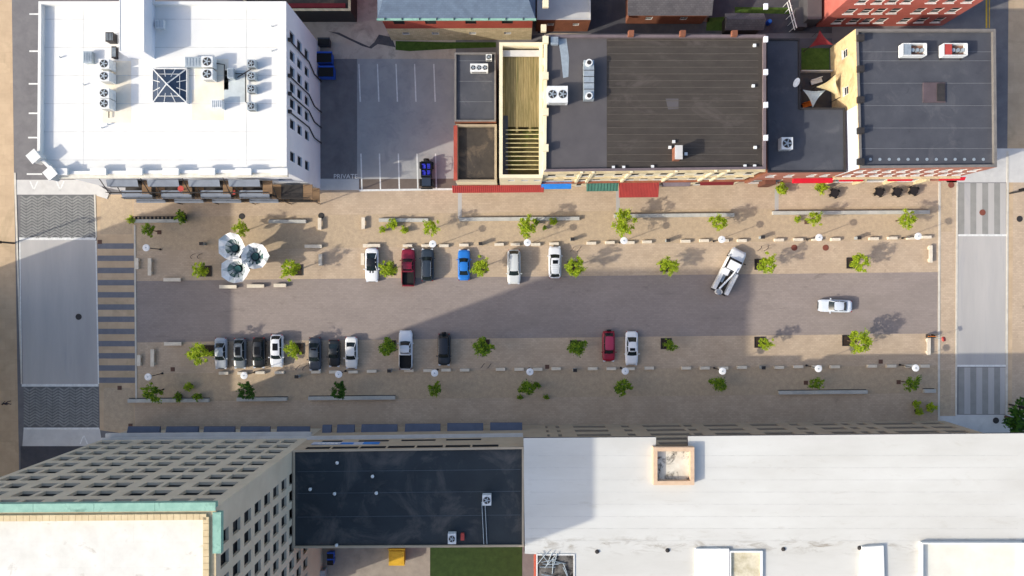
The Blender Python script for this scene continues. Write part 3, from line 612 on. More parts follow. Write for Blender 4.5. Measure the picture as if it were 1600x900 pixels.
ch = thing('chimney', 'short brick chimney casting a dark shadow on brown ribbed roof', 'chimney', G(1058, 240, zM+1)+(zM,)); MB().box((0, 0, .9), (.8, 1.6, 1.8)).build('stack', brownbrick, ch); MB().box((0, 0, 1.85), (.95, 1.75, .12)).build('cap', concrete_l, ch)
for x, y in ((1178, 72), (1176, 135), (1052, 222), (958, 262), (974, 262), (1019, 261), (1163, 260), (1178, 260), (1071, 241), (1046, 231), (1179, 231)):
    tag(MB().box((0, 0, .12), (.3, .3, .24)).box((0, 0, .27), (.38, .38, .06)).build('roof_vent', acw, None, G(x, y, zM)+(zM,)), 'small white square vent cap on brown ribbed roof', 'vent', 'vents on brown roof')
# low L-shaped building with patio
HO = 9.0
op = [G(1199, 270, HO), G(1322, 269, HO), G(1321, 168, HO), G(1251, 168, HO), G(1250, 60, HO), G(1197, 60, HO)]
low = block('l_shaped_shop', 'low L-shaped shop with grey felt roof wrapped round a patio', 'shop', op, HO, [pinkbrick, brownbrick, brownbrick, brownbrick, brownbrick, brownbrick], nroof, ph=.25, pt=.2, cm=steel, ops={0: rows([1.5, 4], 1, (6.6,), 1.4)+rows([7, 8.8, 10.4], .9, (6.8,), 1.4)+[(.6, 4.6, .4, 3), (6, 10.6, .4, 3)]}, sill=concrete_l, fm=frame_w)
lo = (Vector(op[0]), Vector(op[1])); awning(low, 5.6, 11.2, redcl, 3.6, .6, .6, base=lo)
pb = MB().box((0, 0, 1.5), (1.5, 1.3, 3)).build('porch', M('porch_brown', (110, 70, 56), None, 1, .8), low, (G(1192, 290)[0], G(0, 290)[1]+.4, 0))
ac(1224, 227, HO-.25, 1.5, 1.6, 1.2, 1, 'greenish white condenser on the L-shaped felt roof')
dish = thing('satellite_dish', 'white satellite dish on the L-shaped felt roof', 'dish', G(1239, 131, HO)+(HO-.25,)); MB().cyl(0, 0, 0, 1.0, .05, n=8).build('mast', steel, dish); MB().tube([(0, 0, 1.0), (.1, -.1, 1.15)], [.1, .62], 16).build('reflector', lampw, dish)
p4 = [G(1250, 168, 4.4), G(1312, 168, 4.4), G(1300, 60, 4.4), G(1250, 60, 4.4)]
pat = thing('patio_terrace', 'raised patio with artificial turf and grey deck beside cream wall', 'patio'); MB().prism(p4, 0, 4.4).build('terrace', asphalt_d, pat); MB().poly([G(x, y, 4.4)+(4.41,) for x, y in rect(1252, 75, 1296, 111)]).build('turf', grass, pat)
MB().box(G(1273, 113, 4.4)+(4.8,), (4.4, .15, .8)).build('partition', concrete_l, pat)
def sail(pts, m, label):
    P = [Vector(p) for p in pts]; n = 8; mb = MB(); c = (P[0]+P[1]+P[2])/3; idx = {}
    def pt(i, j):
        a, b = i/n, j/n; g = 1-a-b; v = P[0]*g+P[1]*a+P[2]*b; e = 27*a*b*g; pull = (4*a*b*(1-g)+4*a*g*(1-b)+4*b*g*(1-a))*.22*(1-e)
        v = v.lerp(c, pull); v.z -= .25*e; return tuple(v)
    for i in range(n):
        for j in range(n-i):
            mb.poly([pt(i, j), pt(i+1, j), pt(i, j+1)])
            if i+j < n-1: mb.poly([pt(i+1, j), pt(i+1, j+1), pt(i, j+1)])
    o = thing('shade_sail', label, 'shade sail'); mb.build('canvas', m, o)
    for p in P: MB().tube([tuple(p), (p.x, p.y, 4.4)], .05, 6).build('post', steel, o)
sail([G(1275, 136, 7.5)+(7.5,), G(1306, 116, 8)+(8,), G(1312, 152, 7.2)+(7.2,)], M('canvas_cream', (224, 208, 160), None, 1, .8), 'cream triangular shade sail against the cream wall')
sail([G(1254, 140, 7.3)+(7.3,), G(1290, 141, 7.0)+(7,), G(1270, 168, 7.6)+(7.6,)], M('canvas_white', (208, 220, 218), None, 1, .8), 'pale blue-white triangular shade sail over the patio deck')
sail([G(1264, 74, 6.2)+(6.2,), G(1302, 70, 6.4)+(6.4,), G(1281, 47, 6.8)+(6.8,)], maroon, 'maroon shade sail behind the patio turf')
for x, y, m_, lb_ in ((1261, 164, M('orange', (220, 120, 40), None, 1, .7), 'orange cushioned bench on the patio deck under the pale sail'), (1274, 128, lampw, 'white slanted lounge bench on patio deck under the cream sail')):
    t = thing('patio_bench', lb_, 'bench', G(x, y, 4.5)+(4.4,), .3); MB().box((0, 0, .4), (1.6, .6, .12)).build('seat', m_, t); MB().box((0, .3, .65), (1.6, .08, .5)).build('backrest', m_, t)
    for sx in (-.7, .7): MB().box((sx, 0, .17), (.08, .5, .34)).build('leg', steel, t)
# right brick building
HB = 11.5
bp = [G(1343, 263, HB), G(1558, 261, HB), G(1556, 45, HB), G(1337, 45, HB)]
u_ = [1.3+1.9*i for i in range(10)]
rb = block('brick_corner_building', 'rose brick corner building with blue-grey roof and white slanting sills', 'building', bp, HB, [pinkbrick, pinkbrick, pinkbrick, creamst], nroof, ph=.4, pt=.35, cm=M('coping_grey', (120, 116, 112), None, 1, .8), ops={0: rows(u_, 1.0, (6.2, 9.4), 1.5)+[(1+4.6*k, 4.6+4.6*k, .4, 2.8) for k in range(4)], 1: rows([2+2.6*i for i in range(7)], 1, (3, 6.2, 9.4), 1.5), 3: rows([2.2, 7.2], 1.1, (8.6,), 1.2)+rows([13, 15.4], 1.1, (8.7,), 1.4)}, fm=frame_w, sill=frame_w)
wl = (Vector(bp[3])-Vector(bp[0])).length; dv = (Vector(bp[0])-Vector(bp[3])).normalized()
strip_blocks(rb, Vector(bp[0])-dv*8.2, bp[0], 1, 'white_render', M('render_pale_blue', (206, 218, 230), None, .5, .8), HB-3.3, .08, 6.3, .045)
for k in range(4): 
    p = Vector(bp[0])+(Vector(bp[1])-Vector(bp[0]))*((k+.05)/4+.02); MB().box((p.x, p.y-.25, 1.6), (.5, .5, 3.2)).build('pier', stonew, rb)
for a_, b_ in ((0.3, 3.6), (7.2, 10.6), (14.5, 18)): awning(rb, a_+1, b_+1, redcl, 3.4, .45, .3, base=(Vector(bp[0]), Vector(bp[1])))
strip_blocks(rb, bp[0], bp[1], 1, 'string_course', stonew, 4.1, .3, .35, .15)
zB = HB-.4
for k in range(5): MB().box((bp[0][0]-.0, bp[0][1]+.8+k*4.0, HB+.25), (.8, .8, .5)).build('parapet_pier', steel, rb)
for y in (81, 95, 130, 165, 200, 232):
    p = G(1347, y, zB); MB().box((G(1448, 0, zB)[0], p[1], zB+.012), (17.2, .05, .024)).build('roof_seam', M('seam_light', (120, 122, 126), None, 2, .8), rb)
for i in range(13): MB().cyl(G(1360+i*14.7, 249, zB)[0], G(0, 249, zB)[1], zB, zB+.03, .2, n=10).build('roof_pad', galv, rb)
for x, y, lb_ in ((1421, 82, 'open white plant unit with rusty coils near dish on blue-grey roof'), (1484, 82, 'white plant unit with red end panel on blue-grey roof')):
    t = thing('plant_unit', lb_, 'air conditioner', G(x, y, zB)+(zB,)); mb = MB(); W_, D_ = 3.0, 1.5
    for sx, sy, a_, b_ in ((0, -D_/2, W_, .1), (0, D_/2, W_, .1), (-W_/2, 0, .1, D_), (W_/2, 0, .1, D_)): mb.box((sx, sy, .7), (a_, b_, 1.0))
    mb.build('casing', acw, t); MB().box((0, 0, .35), (W_-.1, D_-.1, .3)).build('coil', M('rust', (150, 110, 90), (96, 84, 80), 3, .8), t); MB().box((-.9, 0, .9), (.9, D_-.15, .5)).build('end_panel', galv if x < 1450 else red, t)
    for k in range(3): MB().cyl(-.1+k*.6, 0, .5, .95, .24, n=12).build('fan', galv, t)
    for sx in (-1.3, 1.3): MB().box((sx, 0, .1), (.12, D_+.5, .2)).build('foot', steel, t)
cr = thing('roof_hatch', 'flat brown roof hatch set in the blue-grey roof', 'hatch', G(1459, 145, zB)+(zB,)); MB().box((0, 0, .08), (2.9, 2.6, .16)).build('curb', M('hatch_brown', (92, 80, 84), None, 1, .8), cr); MB().box((.8, 0, .2), (1, 2.3, .1)).build('lid', steel, cr)
# buildings behind
def gable(name, label, cat, q, he, hr, wm, rm, along='x', ov=.4, ops={}):
    t = thing(name, label, cat)
    for i in range(4): wall(t, q[i], q[(i+1) % 4], 0, he, ops.get(i, []), wm, fm=frame_w)
    xs = [p[0] for p in q]; ysq = [p[1] for p in q]; a, b, c, d = min(xs)-ov, max(xs)+ov, min(ysq)-ov, max(ysq)+ov
    mb = MB()
    if along == 'x': r0, r1 = (a, (c+d)/2, hr), (b, (c+d)/2, hr); mb.poly([(a, c, he), (b, c, he), r1, r0]); mb.poly([(b, d, he), (a, d, he), r0, r1]); mb.poly([(a, c, he), r0, (a, d, he)]); mb.poly([(b, c, he), (b, d, he), r1])
    else: e = min((b-a), (d-c))/2; r0, r1 = ((a+b)/2, c+e, hr), ((a+b)/2, d-e, hr); mb.poly([(a, c, he), (b, c, he), r0]); mb.poly([(b, c, he), (b, d, he), r1, r0]); mb.poly([(b, d, he), (a, d, he), r1]); mb.poly([(a, d, he), (a, c, he), r0, r1])
    mb.build('roof', rm, t); return t
hb = [G(607, 27, 9), G(837, 26, 9), G(837, -170, 9), G(607, -170, 9)]
hb = [G(612, 63), G(830, 62), G(830, -120), G(612, -120)]
hip = thing('slate_roof_building', 'brick and stone building with blue slate hip roof and copper gutter', 'building')
wall(hip, hb[0], hb[1], 0, 4.5, rows([2.5, 6.7, 12, 17], 1.0, (2.6,), .9), stonew, fm=frame_w); wall(hip, hb[0], hb[1], 4.5, 9, rows([2.2, 6.5, 12, 17], 1.5, (6.8,), 1.4), redbrick, fm=frame_d)
for i in (1, 2, 3): wall(hip, hb[i], hb[(i+1) % 4], 0, 9, [], redbrick)
a, b, c, d = hb[0][0]-.3, hb[1][0]+.3, hb[0][1]-.4, hb[3][1]+.4; mb = MB(); r0, r1 = (a+4, (c+d)/2, 14), (b-4, (c+d)/2, 14)
mb.poly([(a, c, 9.1), (b, c, 9.1), r1, r0]).poly([(b, c, 9.1), (b, d, 9.1), r1]).poly([(b, d, 9.1), (a, d, 9.1), r0, r1]).poly([(a, d, 9.1), (a, c, 9.1), r0]); mb.build('roof', slate, hip)
MB().box(((a+b)/2, c-.12, 9.05), (b-a+.2, .26, .2)).build('gutter', copper, hip)
for k in range(9): MB().box((a+1+k*2.3, c-.1, 9.2), (.08, .3, .14)).build('gutter_bracket', steel, hip)
an = block('brick_annex', 'small brown brick annex with pale flat roof beside the slate roof', 'building', quadpx(839, -60, 923, 31, 4.3), 4.3, brownbrick, concrete_l, ph=.25, pt=.2, cm=concrete_l, ops={0: rows([2, 5.6], .9, (2.6,), .9)}, fm=frame_w)
tb = block('trimmed_store', 'dark store with red and cream roof trim behind the alley', 'building', quadpx(380, -80, 548, 17, 4), 4, steel, tarroof, ph=.3, pt=.35, cm=stonew); strip_blocks(tb, inset(quadpx(380, -80, 548, 17, 4), .75)[0], inset(quadpx(380, -80, 548, 17, 4), .75)[1], 1, 'trim', maroon, 3.9, .6, .3, 0)
gable('shingle_house', 'house with wide grey shingle roof behind the shop row', 'house', quadpx(985, -60, 1108, 20, 4), 4, 5.6, brownbrick, shingle, ops={0: rows([3, 8], 1, (2,), 1.1)})
gable('shed', 'small shed with dark shingle roof near blue barrel', 'shed', quadpx(1136, 24, 1190, 44, 2.4), 2.4, 3.3, steel, asphalt_d and shingle, ov=.3)
brl = thing('barrel', 'blue plastic barrel beside the dark shed', 'barrel', G(1199, 37)+(0,)); MB().tube([(0, 0, 0), (0, 0, .1), (0, 0, .5), (0, 0, .95), (0, 0, 1)], [.3, .34, .38, .34, .3], 14).build('body', M('plastic_blue', (40, 90, 190), None, 2, .5), brl); MB().cyl(0, 0, 1, 1.04, .26, n=14).build('lid', blue_s, brl)
q = [G(1275, 42), G(1472, 40), G(1472, -160), G(1275, -160)]
rbh = block('red_brick_house', 'tall red painted brick building with white window trim behind corner building', 'building', q, 15, M('brick_painted', (196, 112, 98), (180, 98, 86), .5, .9, vert=True, brick=(.3, .1, .012, .05)), tarroof, ops={0: [(u-.65, u+.65, z-.85, z+.85) for z in (2.2, 5.6, 9, 12.4) for u in (2.3, 4.5, 6.4, 8.4, 11.8, 14.2, 16.6)], 1: rows([3, 7, 11], 1.2, (2.2, 5.6, 9), 1.7)}, fm=frame_w, sill=frame_w)
sr = thing('rear_stair', 'grey landing with white handrail beside red brick building', 'stair', (0, 0, 0)); 
MB().prism(quadpx(1262, -20, 1284, 30, 3), 0, 3).build('landing', groof, sr); MB().prism(quadpx(1244, 12, 1261, 42, 1.6), 0, 1.6).build('lower_landing', groof, sr)
mb = MB()
for k in range(5): p = G(1234+k*2.4, 0+k*10, 2.4); mb.tube([(p[0], p[1], 0), (p[0], p[1], 2.6)], .05, 5)
p, q_ = G(1233, 0, 2.6), G(1245, 44, 2.6); mb.tube([p+(2.6,), q_+(2.6,)], .07, 5).tube([p+(1.9,), q_+(1.9,)], .07, 5); mb.build('handrail', frame_w, sr)
# building across the west street (outside the frame, it shades the crossing)
block('west_office', 'slim beige office slab across the west street', 'building', [G(-125, 1000), G(-40, 1000), G(-40, 463), G(-125, 463)], 21.8, beige, wroof, ops={1: rows([3+3.3*i for i in range(15)], 1.6, (5, 9, 13, 17), 1.8), 2: rows([2, 4, 6], 1.2, (5, 9, 13, 17), 1.8)})
# ------------------------------------------------------------------ sculpture
scu = thing('trumpet_sculpture', 'faceted mirror-white sculpture of three trumpet flowers on the plaza', 'sculpture', G(384, 405)+(0,))
sx0, sy0 = G(384, 405)
facet = [M('facet_%d' % i, c, None, 2, .3, metal=.1, spec=.5) for i, c in enumerate(((250, 250, 248), (232, 234, 232), (190, 198, 198), (92, 122, 120)))]
tealm = M('throat_teal', (38, 84, 84), (22, 54, 56), 3, .35)
for k, (x, y, hz, r) in enumerate(((361, 385, 4.2, 1.95), (398, 400, 4.0, 1.85), (367, 422, 3.9, 1.85))):
    c = G(x, y, hz); cx, cy = c[0]-sx0, c[1]-sy0; n = 12
    bxx, byy = cx*.55, cy*.55
    prof = [(0, .32, 0), (.4, .34, 0), (.68, .6, 0), (.86, 1.2, 0), (1.0, r, 0)]
    rings = []
    for t_, rr, _ in prof:
        px_, py_ = bxx+(cx-bxx)*t_, byy+(cy-byy)*t_
        rings.append([(px_+rr*(1 if t_ < .8 else .9+.2*random.Random(k*50+len(rings)).random())*math.cos(2*math.pi*(j+.5*(len(rings) % 2))/n), py_+rr*math.sin(2*math.pi*(j+.5*(len(rings) % 2))/n), hz*t_+((.3 if j % 2 else -.22) if t_ == 1 else 0)) for j in range(n)])
    inner = MB(); pet = MB(); throat = MB()
    for a in range(len(rings)-1):
        for j in range(n):
            q = (j+1) % n; A1, A2, B1, B2 = rings[a][j], rings[a][q], rings[a+1][j], rings[a+1][q]
            tgt = pet if a >= 2 else throat
            if a % 2 == 0: tris = ((A1, A2, B1), (A2, B2, B1))
            else: tris = ((A1, A2, B2), (A1, B2, B1))
            for tr in tris: tgt.poly(tr, (random.choice((1, 2, 2, 3)) if a == 2 else random.choice((0, 0, 0, 1, 2))) if a >= 2 else 0)
    o = pet.build('petal_cone', facet, scu); throat.build('stem', [tealm], scu)
    mb = MB()
    for j in range(n):
        a, b = Vector(rings[2][j]), Vector(rings[3][j]); mb.poly([a+Vector((0, 0, .04)), a.lerp(b, .95)+Vector((.12, 0, .05)), a.lerp(b, .95)+Vector((-.12, .05, .05))])
    MB().cyl(rings[2][0][0]*0+bxx+(cx-bxx)*.75, byy+(cy-byy)*.75, hz*.72, hz*.75, .5, n=12).build('throat', tealm, scu); mb.build('stamen', tealm, scu)
MB().cyl(0, 0, 0, .12, 1.6, 1.5, 16).build('plinth', steel, scu)
# ------------------------------------------------------------------ trees and shrubs
def crown_mesh(seed, R, H, n, mats, leaf=.2):
    r = random.Random(seed); mb = MB(); cl = []
    for i in range(34):                     # leaf clusters strung along the branches, uneven outline
        a = r.uniform(0, 6.28); d = R*math.sqrt(r.uniform(.01, 1))*r.choice((.75, .9, 1.12)); cl.append((d*math.cos(a), d*math.sin(a), H*(.48+r.uniform(-.42, .46)*(1-.55*d/R)), R*r.uniform(.12, .27)))
    for i in range(n):
        c = r.choice(cl); v = Vector((r.gauss(0, .6), r.gauss(0, .6), r.gauss(0, .5)))*c[3]
        p = Vector(c[:3])+v; a = Vector((c[0]+r.gauss(0, .8), c[1]+r.gauss(0, .8), r.gauss(0, .5))).normalized(); b = a.cross(Vector((r.gauss(0, .5), r.gauss(0, .5), 1))).normalized(); s = leaf*r.uniform(.6, 1.4)
        mb.poly([p-a*s, p+b*s*.42, p+a*s, p-b*s*.42], r.choice((0, 0, 1)))
    return mb.mesh('crown', mats), cl
CR = [crown_mesh(10+i, 1.4, 2.9, 1150+i*150, [leafm[0], leafm[1]], .145) for i in range(4)]+[crown_mesh(30+i, 1.3, 2.7, 1000+i*200, [leafm[1], leafm[2]], .145) for i in range(3)]+[crown_mesh(40, 1.4, 2.8, 1500, [leafm[2], leafm[3]], .15)]
def trunk_mesh(cl, zc, seed):
    r = random.Random(seed); mb = MB(); mb.tube([(0, 0, 0), (.03, 0, zc*.5), (0, .03, zc+.3), (0, 0, zc+1.4)], [.1, .08, .06, .025], 7)
    for c in cl[::3]: mb.tube([(0, 0, zc-.2+r.uniform(0, .8)), (c[0]*.5, c[1]*.5, zc+c[2]*.6), (c[0], c[1], zc+c[2])], [.04, .025, .01], 5)
    return mb.mesh('trunk', [bark])
TR = [trunk_mesh(c[1], 1.6, i) for i, c in enumerate(CR)]
pitm = MB()
for sx, sy, a, b in ((0, -.75, 1.6, .1), (0, .75, 1.6, .1), (-.75, 0, .1, 1.4), (.75, 0, .1, 1.4)): pitm.box((sx, sy, .05), (a, b, .14))
pit_frame = pitm.mesh('pit_frame', [steel]); pit_soil = MB().box((0, 0, .02), (1.4, 1.4, .05)).mesh('soil', [soil])
def tree(px, py, label, v, pit=True, s=1.0):
    x, y = G(px, py, 3.2*s); t = thing('street_tree', label, 'tree', (x, y, 0), 0, 'young trees on the plaza'); r = random.Random(px*7+py)
    rz = r.uniform(0, 6.28); o = put('trunk', TR[v], t, (0, 0, 0), rz); o.scale = (s,)*3
    o = put('crown', CR[v][0], t, (0, 0, 1.6*s), rz); o.scale = (s*r.uniform(.85, 1.1), s*r.uniform(.85, 1.1), s)
    if pit: p = put('tree_pit', pit_frame, t); put('soil', pit_soil, t)
NT = 'young tree '
for px, py, lb_, v, pit in (
    (310, 423, 'in a pit west of the trumpet sculpture', 1, 1), (453, 421, 'in a framed pit east of the trumpet sculpture', 0, 1), (604, 421, 'in a pit between white muscle car and crimson pickup', 1, 1), (750, 417, 'in a pit beside the bright blue car', 0, 1), (898, 416, 'in a pit beside the white car with roof rack', 3, 1), (1046, 415, 'in a pit alone between rack-topped white car and utility truck', 2, 1), (1199, 412, 'in a pit just east of the utility truck', 0, 1), (1346, 410, 'in a pit north of the moving silver sedan', 3, 1),
    (231, 359, 'by the hedge bench near balconies', 5, 0), (376, 357, 'just north of the trumpet sculpture', 0, 0), (673, 355, 'at the end of the low wall north of the crimson pickup', 0, 0), (822, 352, 'by planters north of the silver van', 1, 0), (975, 347, 'at the low wall below the green awning', 2, 0), (1122, 348, 'at the low wall north of the utility truck', 3, 0), (1274, 341, 'at the long low wall near the porch', 0, 0), (1418, 342, 'at the east end of the long low wall by black tables', 1, 0),
    (310, 551, 'in a pit left of the silver sedan in the south row', 1, 1), (457, 547, 'in a pit between white panoramic-roof car and grey sedan', 0, 1), (604, 543, 'in a pit left of the white pickup', 6, 1), (755, 542, 'in a pit right of the black off-roader', 5, 1), (902, 543, 'in a pit left of the dark red car', 6, 1), (1047, 539, 'in a pit right of the white sunroof sedan', 4, 1), (1197, 537, 'in a pit at the edge of the tower shadow', 0, 1), (1343, 535, 'in a pit south of the moving silver sedan', 3, 1),
    (236, 614, 'at the low wall south of the west crosswalk end', 4, 0), (383, 612, 'dark, between low walls below the black car', 7, 0), (528, 611, 'dark, over the low wall below the small black coupe', 7, 0), (679, 608, 'south of the black off-roader', 5, 0), (824, 607, 'with three little planters around it', 6, 0), (974, 606, 'south of the white sunroof sedan', 5, 0), (1124, 601, 'south of the kerb blocks where tower shadow ends', 6, 0), (1277, 600, 'at the single low wall by the white-roofed building', 4, 0), (1426, 600, 'near three potted shrubs by the east crossing', 4, 0)):
    tree(px, py, NT+lb_, v, bool(pit), random.choice((.78, .86, .92, 1.0, 1.08)))
bigc, bcl = crown_mesh(77, 2.5, 5.0, 2200, [leafm[2], leafm[3]], .3)
t = thing('dark_tree', 'large dark green tree by the east street corner', 'tree', G(1612, 662, 5)+(0,)); put('crown', bigc, t, (0, 0, 2)); MB().tube([(0, 0, 0), (0, 0, 2.5), (.2, 0, 6)], [.25, .2, .05], 8).build('trunk', bark, t)
shc = [crown_mesh(60+i, .55, .9, 260, [leafm[0] if i == 0 else leafm[1], leafm[1] if i == 0 else leafm[2]], .12)[0] for i in range(2)]
potm = MB().tube([(0, 0, 0), (0, 0, .5), (0, 0, .55)], [.3, .42, .42], 14).mesh('pot', [M('pot_dark', (60, 54, 50), None, 2, .8)])
for px, py, lb_, v, s in ((613, 351, 'potted shrub, largest of three below the short low wall', 0, 1.1), (597, 359, 'potted shrub, west of three below the short low wall', 0, .7), (631, 359, 'potted shrub, east of three below the short low wall', 0, .8), (838, 347, 'dark potted plant nearest the tree north of silver van', 1, .7), (864, 346, 'flat potted plant against the low wall north of silver van', 0, .8), (851, 356, 'little dark planter standing apart from the wall north of silver van', 1, .5),
    (295, 604, 'round shrub standing apart north of the west low wall', 0, .9), (278, 620, 'shrub against the west low wall, nearer the tree', 1, .95), (308, 620, 'shrub against the west low wall, at its far end', 1, .95), (813, 621, 'tiny potted plant south west of the tree with planters', 1, .6), (854, 621, 'tiny potted plant south east of the tree with planters', 1, .6), (839, 602, 'dark potted plant beside the tree with planters', 1, .75),
    (1433, 631, 'potted shrub, northern one of three by the white-roofed building', 0, .8), (1455, 636, 'potted shrub nearest the kerb line of three by the white-roofed building', 0, 1), (1436, 643, 'potted shrub closest to the wall of three by the white-roofed building', 0, .8), (1220, 295, 'bushy pot by the brown porch', 0, 1.2), (1283, 294, 'bushy pot under the scarlet awning', 0, 1.2), (1247, 342, 'small pot at the long low wall', 0, .7), (203, 343, 'small leafy pot at west end of hedge bench', 0, .8), (284, 339, 'dense dark pot at east end of hedge bench', 1, 1.3)):
    t = thing('potted_shrub', lb_ if 'potted' in lb_ or 'pot' in lb_ else lb_, 'shrub', G(px, py, .8)+(0,), random.uniform(0, 6), 'planters on the plaza'); put('pot', potm, t).scale = (s, s, s); put('foliage', shc[v], t, (0, 0, .4*s)).scale = (s*1.25,)*3
# ------------------------------------------------------------------ lamps
def lamp(px, py, lb_):
    x, y = G(px, py, 4.0); t = thing('street_lamp', lb_, 'lamp', (x, y, 0), 0, 'disc lamps along the plaza')
    MB().cyl(0, 0, 0, .25, .16, .12, 12).build('base', steel, t); MB().cyl(0, 0, .25, 3.85, .06, .05, 10).build('pole', steel, t); MB().tube([(0, 0, 3.8), (0, 0, 3.9), (0, 0, 3.98), (0, 0, 4.02)], [.1, .5, .5, .3], 24).build('disc', lampw, t); MB().cyl(0, 0, 4.02, 4.06, .1, n=12).build('finial', galv, t)
for p, q_ in (((228, 387), 'by the west crosswalk, north side'), ((676, 381), 'above the dark grey wagon'), ((824, 379), 'above the silver van'), ((975, 376), 'in line with the green awning'), ((1128, 374), 'ahead of the utility truck'), ((1280, 371), 'beside two brick-red covers'), ((1435, 369), 'at the north east end of the blocks'),
    ((231, 589), 'by the west crosswalk, south side'), ((381, 587), 'below the silver hatchback'), ((529, 585), 'below the small black coupe'), ((679, 583), 'below the black off-roader'), ((828, 581), 'north of the tree with three planters'), ((977, 580), 'below the white sunroof sedan'), ((1129, 580), 'south side, where the tower shadow ends'), ((1279, 576), 'north of the single low wall'), ((1431, 575), 'at the south east end of the blocks')):
    lamp(p[0], p[1], 'white disc lamp on dark pole '+q_)
for px, py, lx, ly, lb_ in ((22, 380, -6, 378, 'west street by the herringbone crossing'), (1578, 302, 1600, 296, 'east street at its north crossing'), (1577, 632, 1600, 637, 'east street at its south crossing')):
    t = thing('traffic_mast', 'dark mast arm pole on the '+lb_, 'pole', G(px, py)+(0,)); e = G(lx, ly, 6); b_ = G(px, py)
    MB().cyl(0, 0, 0, 6, .14, .1, 10).build('pole', steel, t); MB().tube([(0, 0, 5.8), (e[0]-b_[0], e[1]-b_[1], 6.1)], [.09, .06], 8).build('arm', steel, t); MB().box((e[0]-b_[0], e[1]-b_[1], 5.7), (.35, .35, 1)).build('signal_head', black, t)
# ------------------------------------------------------------------ stone blocks, benches, low walls, bins
stone = M('block_stone', (222, 212, 192), (204, 192, 172), 1.2, .85)
blkm = MB().box((0, 0, .2), (1.38, .42, .4)).box((0, 0, .42), (1.32, .36, .04)).mesh('kerb_block', [stone])
carn = {('n' if k_ in (637, 666, 725, 805, 866, 1159) else 's', k_): v_ for k_, v_ in {637: 'ahead of the crimson pickup', 666: 'ahead of the dark grey wagon', 725: 'ahead of the bright blue car', 805: 'behind the silver van', 866: 'ahead of the white car with roof rack', 1159: 'ahead of the utility truck', 350: 'ahead of the silver sedan of the south row', 379: 'ahead of the silver hatchback', 407: 'ahead of the black car', 437: 'ahead of the white car with panoramic roof', 494: 'ahead of the grey sedan', 522: 'ahead of the small black coupe', 552: 'ahead of the white sedan beside the coupe', 639: 'behind the white pickup', 697: 'ahead of the black off-roader', 955: 'ahead of the dark red car', 984: 'ahead of the white sunroof sedan'}.items()}
for row, lst in (('north', [(637, 384), (666, 384), (694, 384), (725, 383), (780, 382), (805, 382), (837, 382), (866, 381), (924, 380), (953, 379), (984, 379), (1011, 378), (1071, 377), (1100, 376), (1131, 376), (1159, 376), (1217, 375), (1247, 374.5), (1276, 374), (1305, 374), (1365, 373), (1394, 372), (1424, 372), (1447, 370.5)]),
                 ('south', [(350, 583), (379, 583), (407, 582), (437, 582), (494, 581), (522, 581), (552, 581), (581, 580), (639, 579), (669, 579), (697, 578), (726, 578), (782, 577), (811, 577), (840, 577), (869, 576), (926, 576), (955, 576), (984, 576), (1014, 575), (1072, 575), (1101, 575), (1130, 575), (1159, 574), (1217, 574), (1247, 573), (1276, 573), (1304, 573), (1362, 572), (1392, 572), (1421, 572), (1444, 572)])):
    for x, y in lst:
        o = put('kerb_block', blkm, None, G(x, y, .2)+(0,), .01); tag(o, ('short pale stone block '+carn[(row[0], x)]) if (row[0], x) in carn else 'short pale stone block in the %s row with no car at it' % row, 'stone block', '%s row of stone blocks' % row)
def bench(px, py, vert, lb_, ln=2.5):
    t = thing('stone_bench', lb_, 'bench', G(px, py, .25)+(0,), math.pi/2 if vert else 0); MB().box((0, 0, .42), (ln, .5, .16)).build('seat', stone, t)
    for s_ in (-1, 1): MB().box((s_*ln*.36, 0, .17), (.4, .4, .34)).build('leg', stone, t)
for a in ((357, 448, 0, 'stone bench directly below the trumpet sculpture'), (400, 447, 0, 'stone bench below and right of the sculpture'), (438, 446, 0, 'stone bench below the framed tree east of sculpture', 1.8), (500, 350, 1, 'upright stone bench at end of the short wall by balconies', 1.7), (568, 349, 1, 'upright stone bench below the lot apron', 1.7), (490, 385, 0, 'stone bench in the sculpture shadow tip'), (501, 406, 1, 'stone bench across the shadow of the framed tree', 1.7), (567, 405, 1, 'stone bench half behind the white muscle car', 1.7), (581, 384, 0, 'stone bench behind the white muscle car'), (235, 417, 1, 'longer upright stone bench by the west crosswalk, north'), (215, 412, 1, 'shorter stone bench touching the white kerb, north', 1.6), (270, 437, 0, 'stone bench at the road edge west of sculpture'), (239, 559, 1, 'longer upright stone bench by the west crosswalk, south'), (218, 563, 1, 'shorter stone bench touching the white kerb, south', 1.6), (271, 537, 0, 'stone bench at road edge near the south row tree'), (1453, 397, 1, 'upright stone bench at the east kerb, north'), (1450, 541, 1, 'upright stone bench by the round red sign')):
    bench(a[0], a[1], a[2], a[3], a[4] if len(a) > 4 else 2.5)
wallst = M('wall_granite', (190, 188, 178), (164, 164, 158), .7, .8)
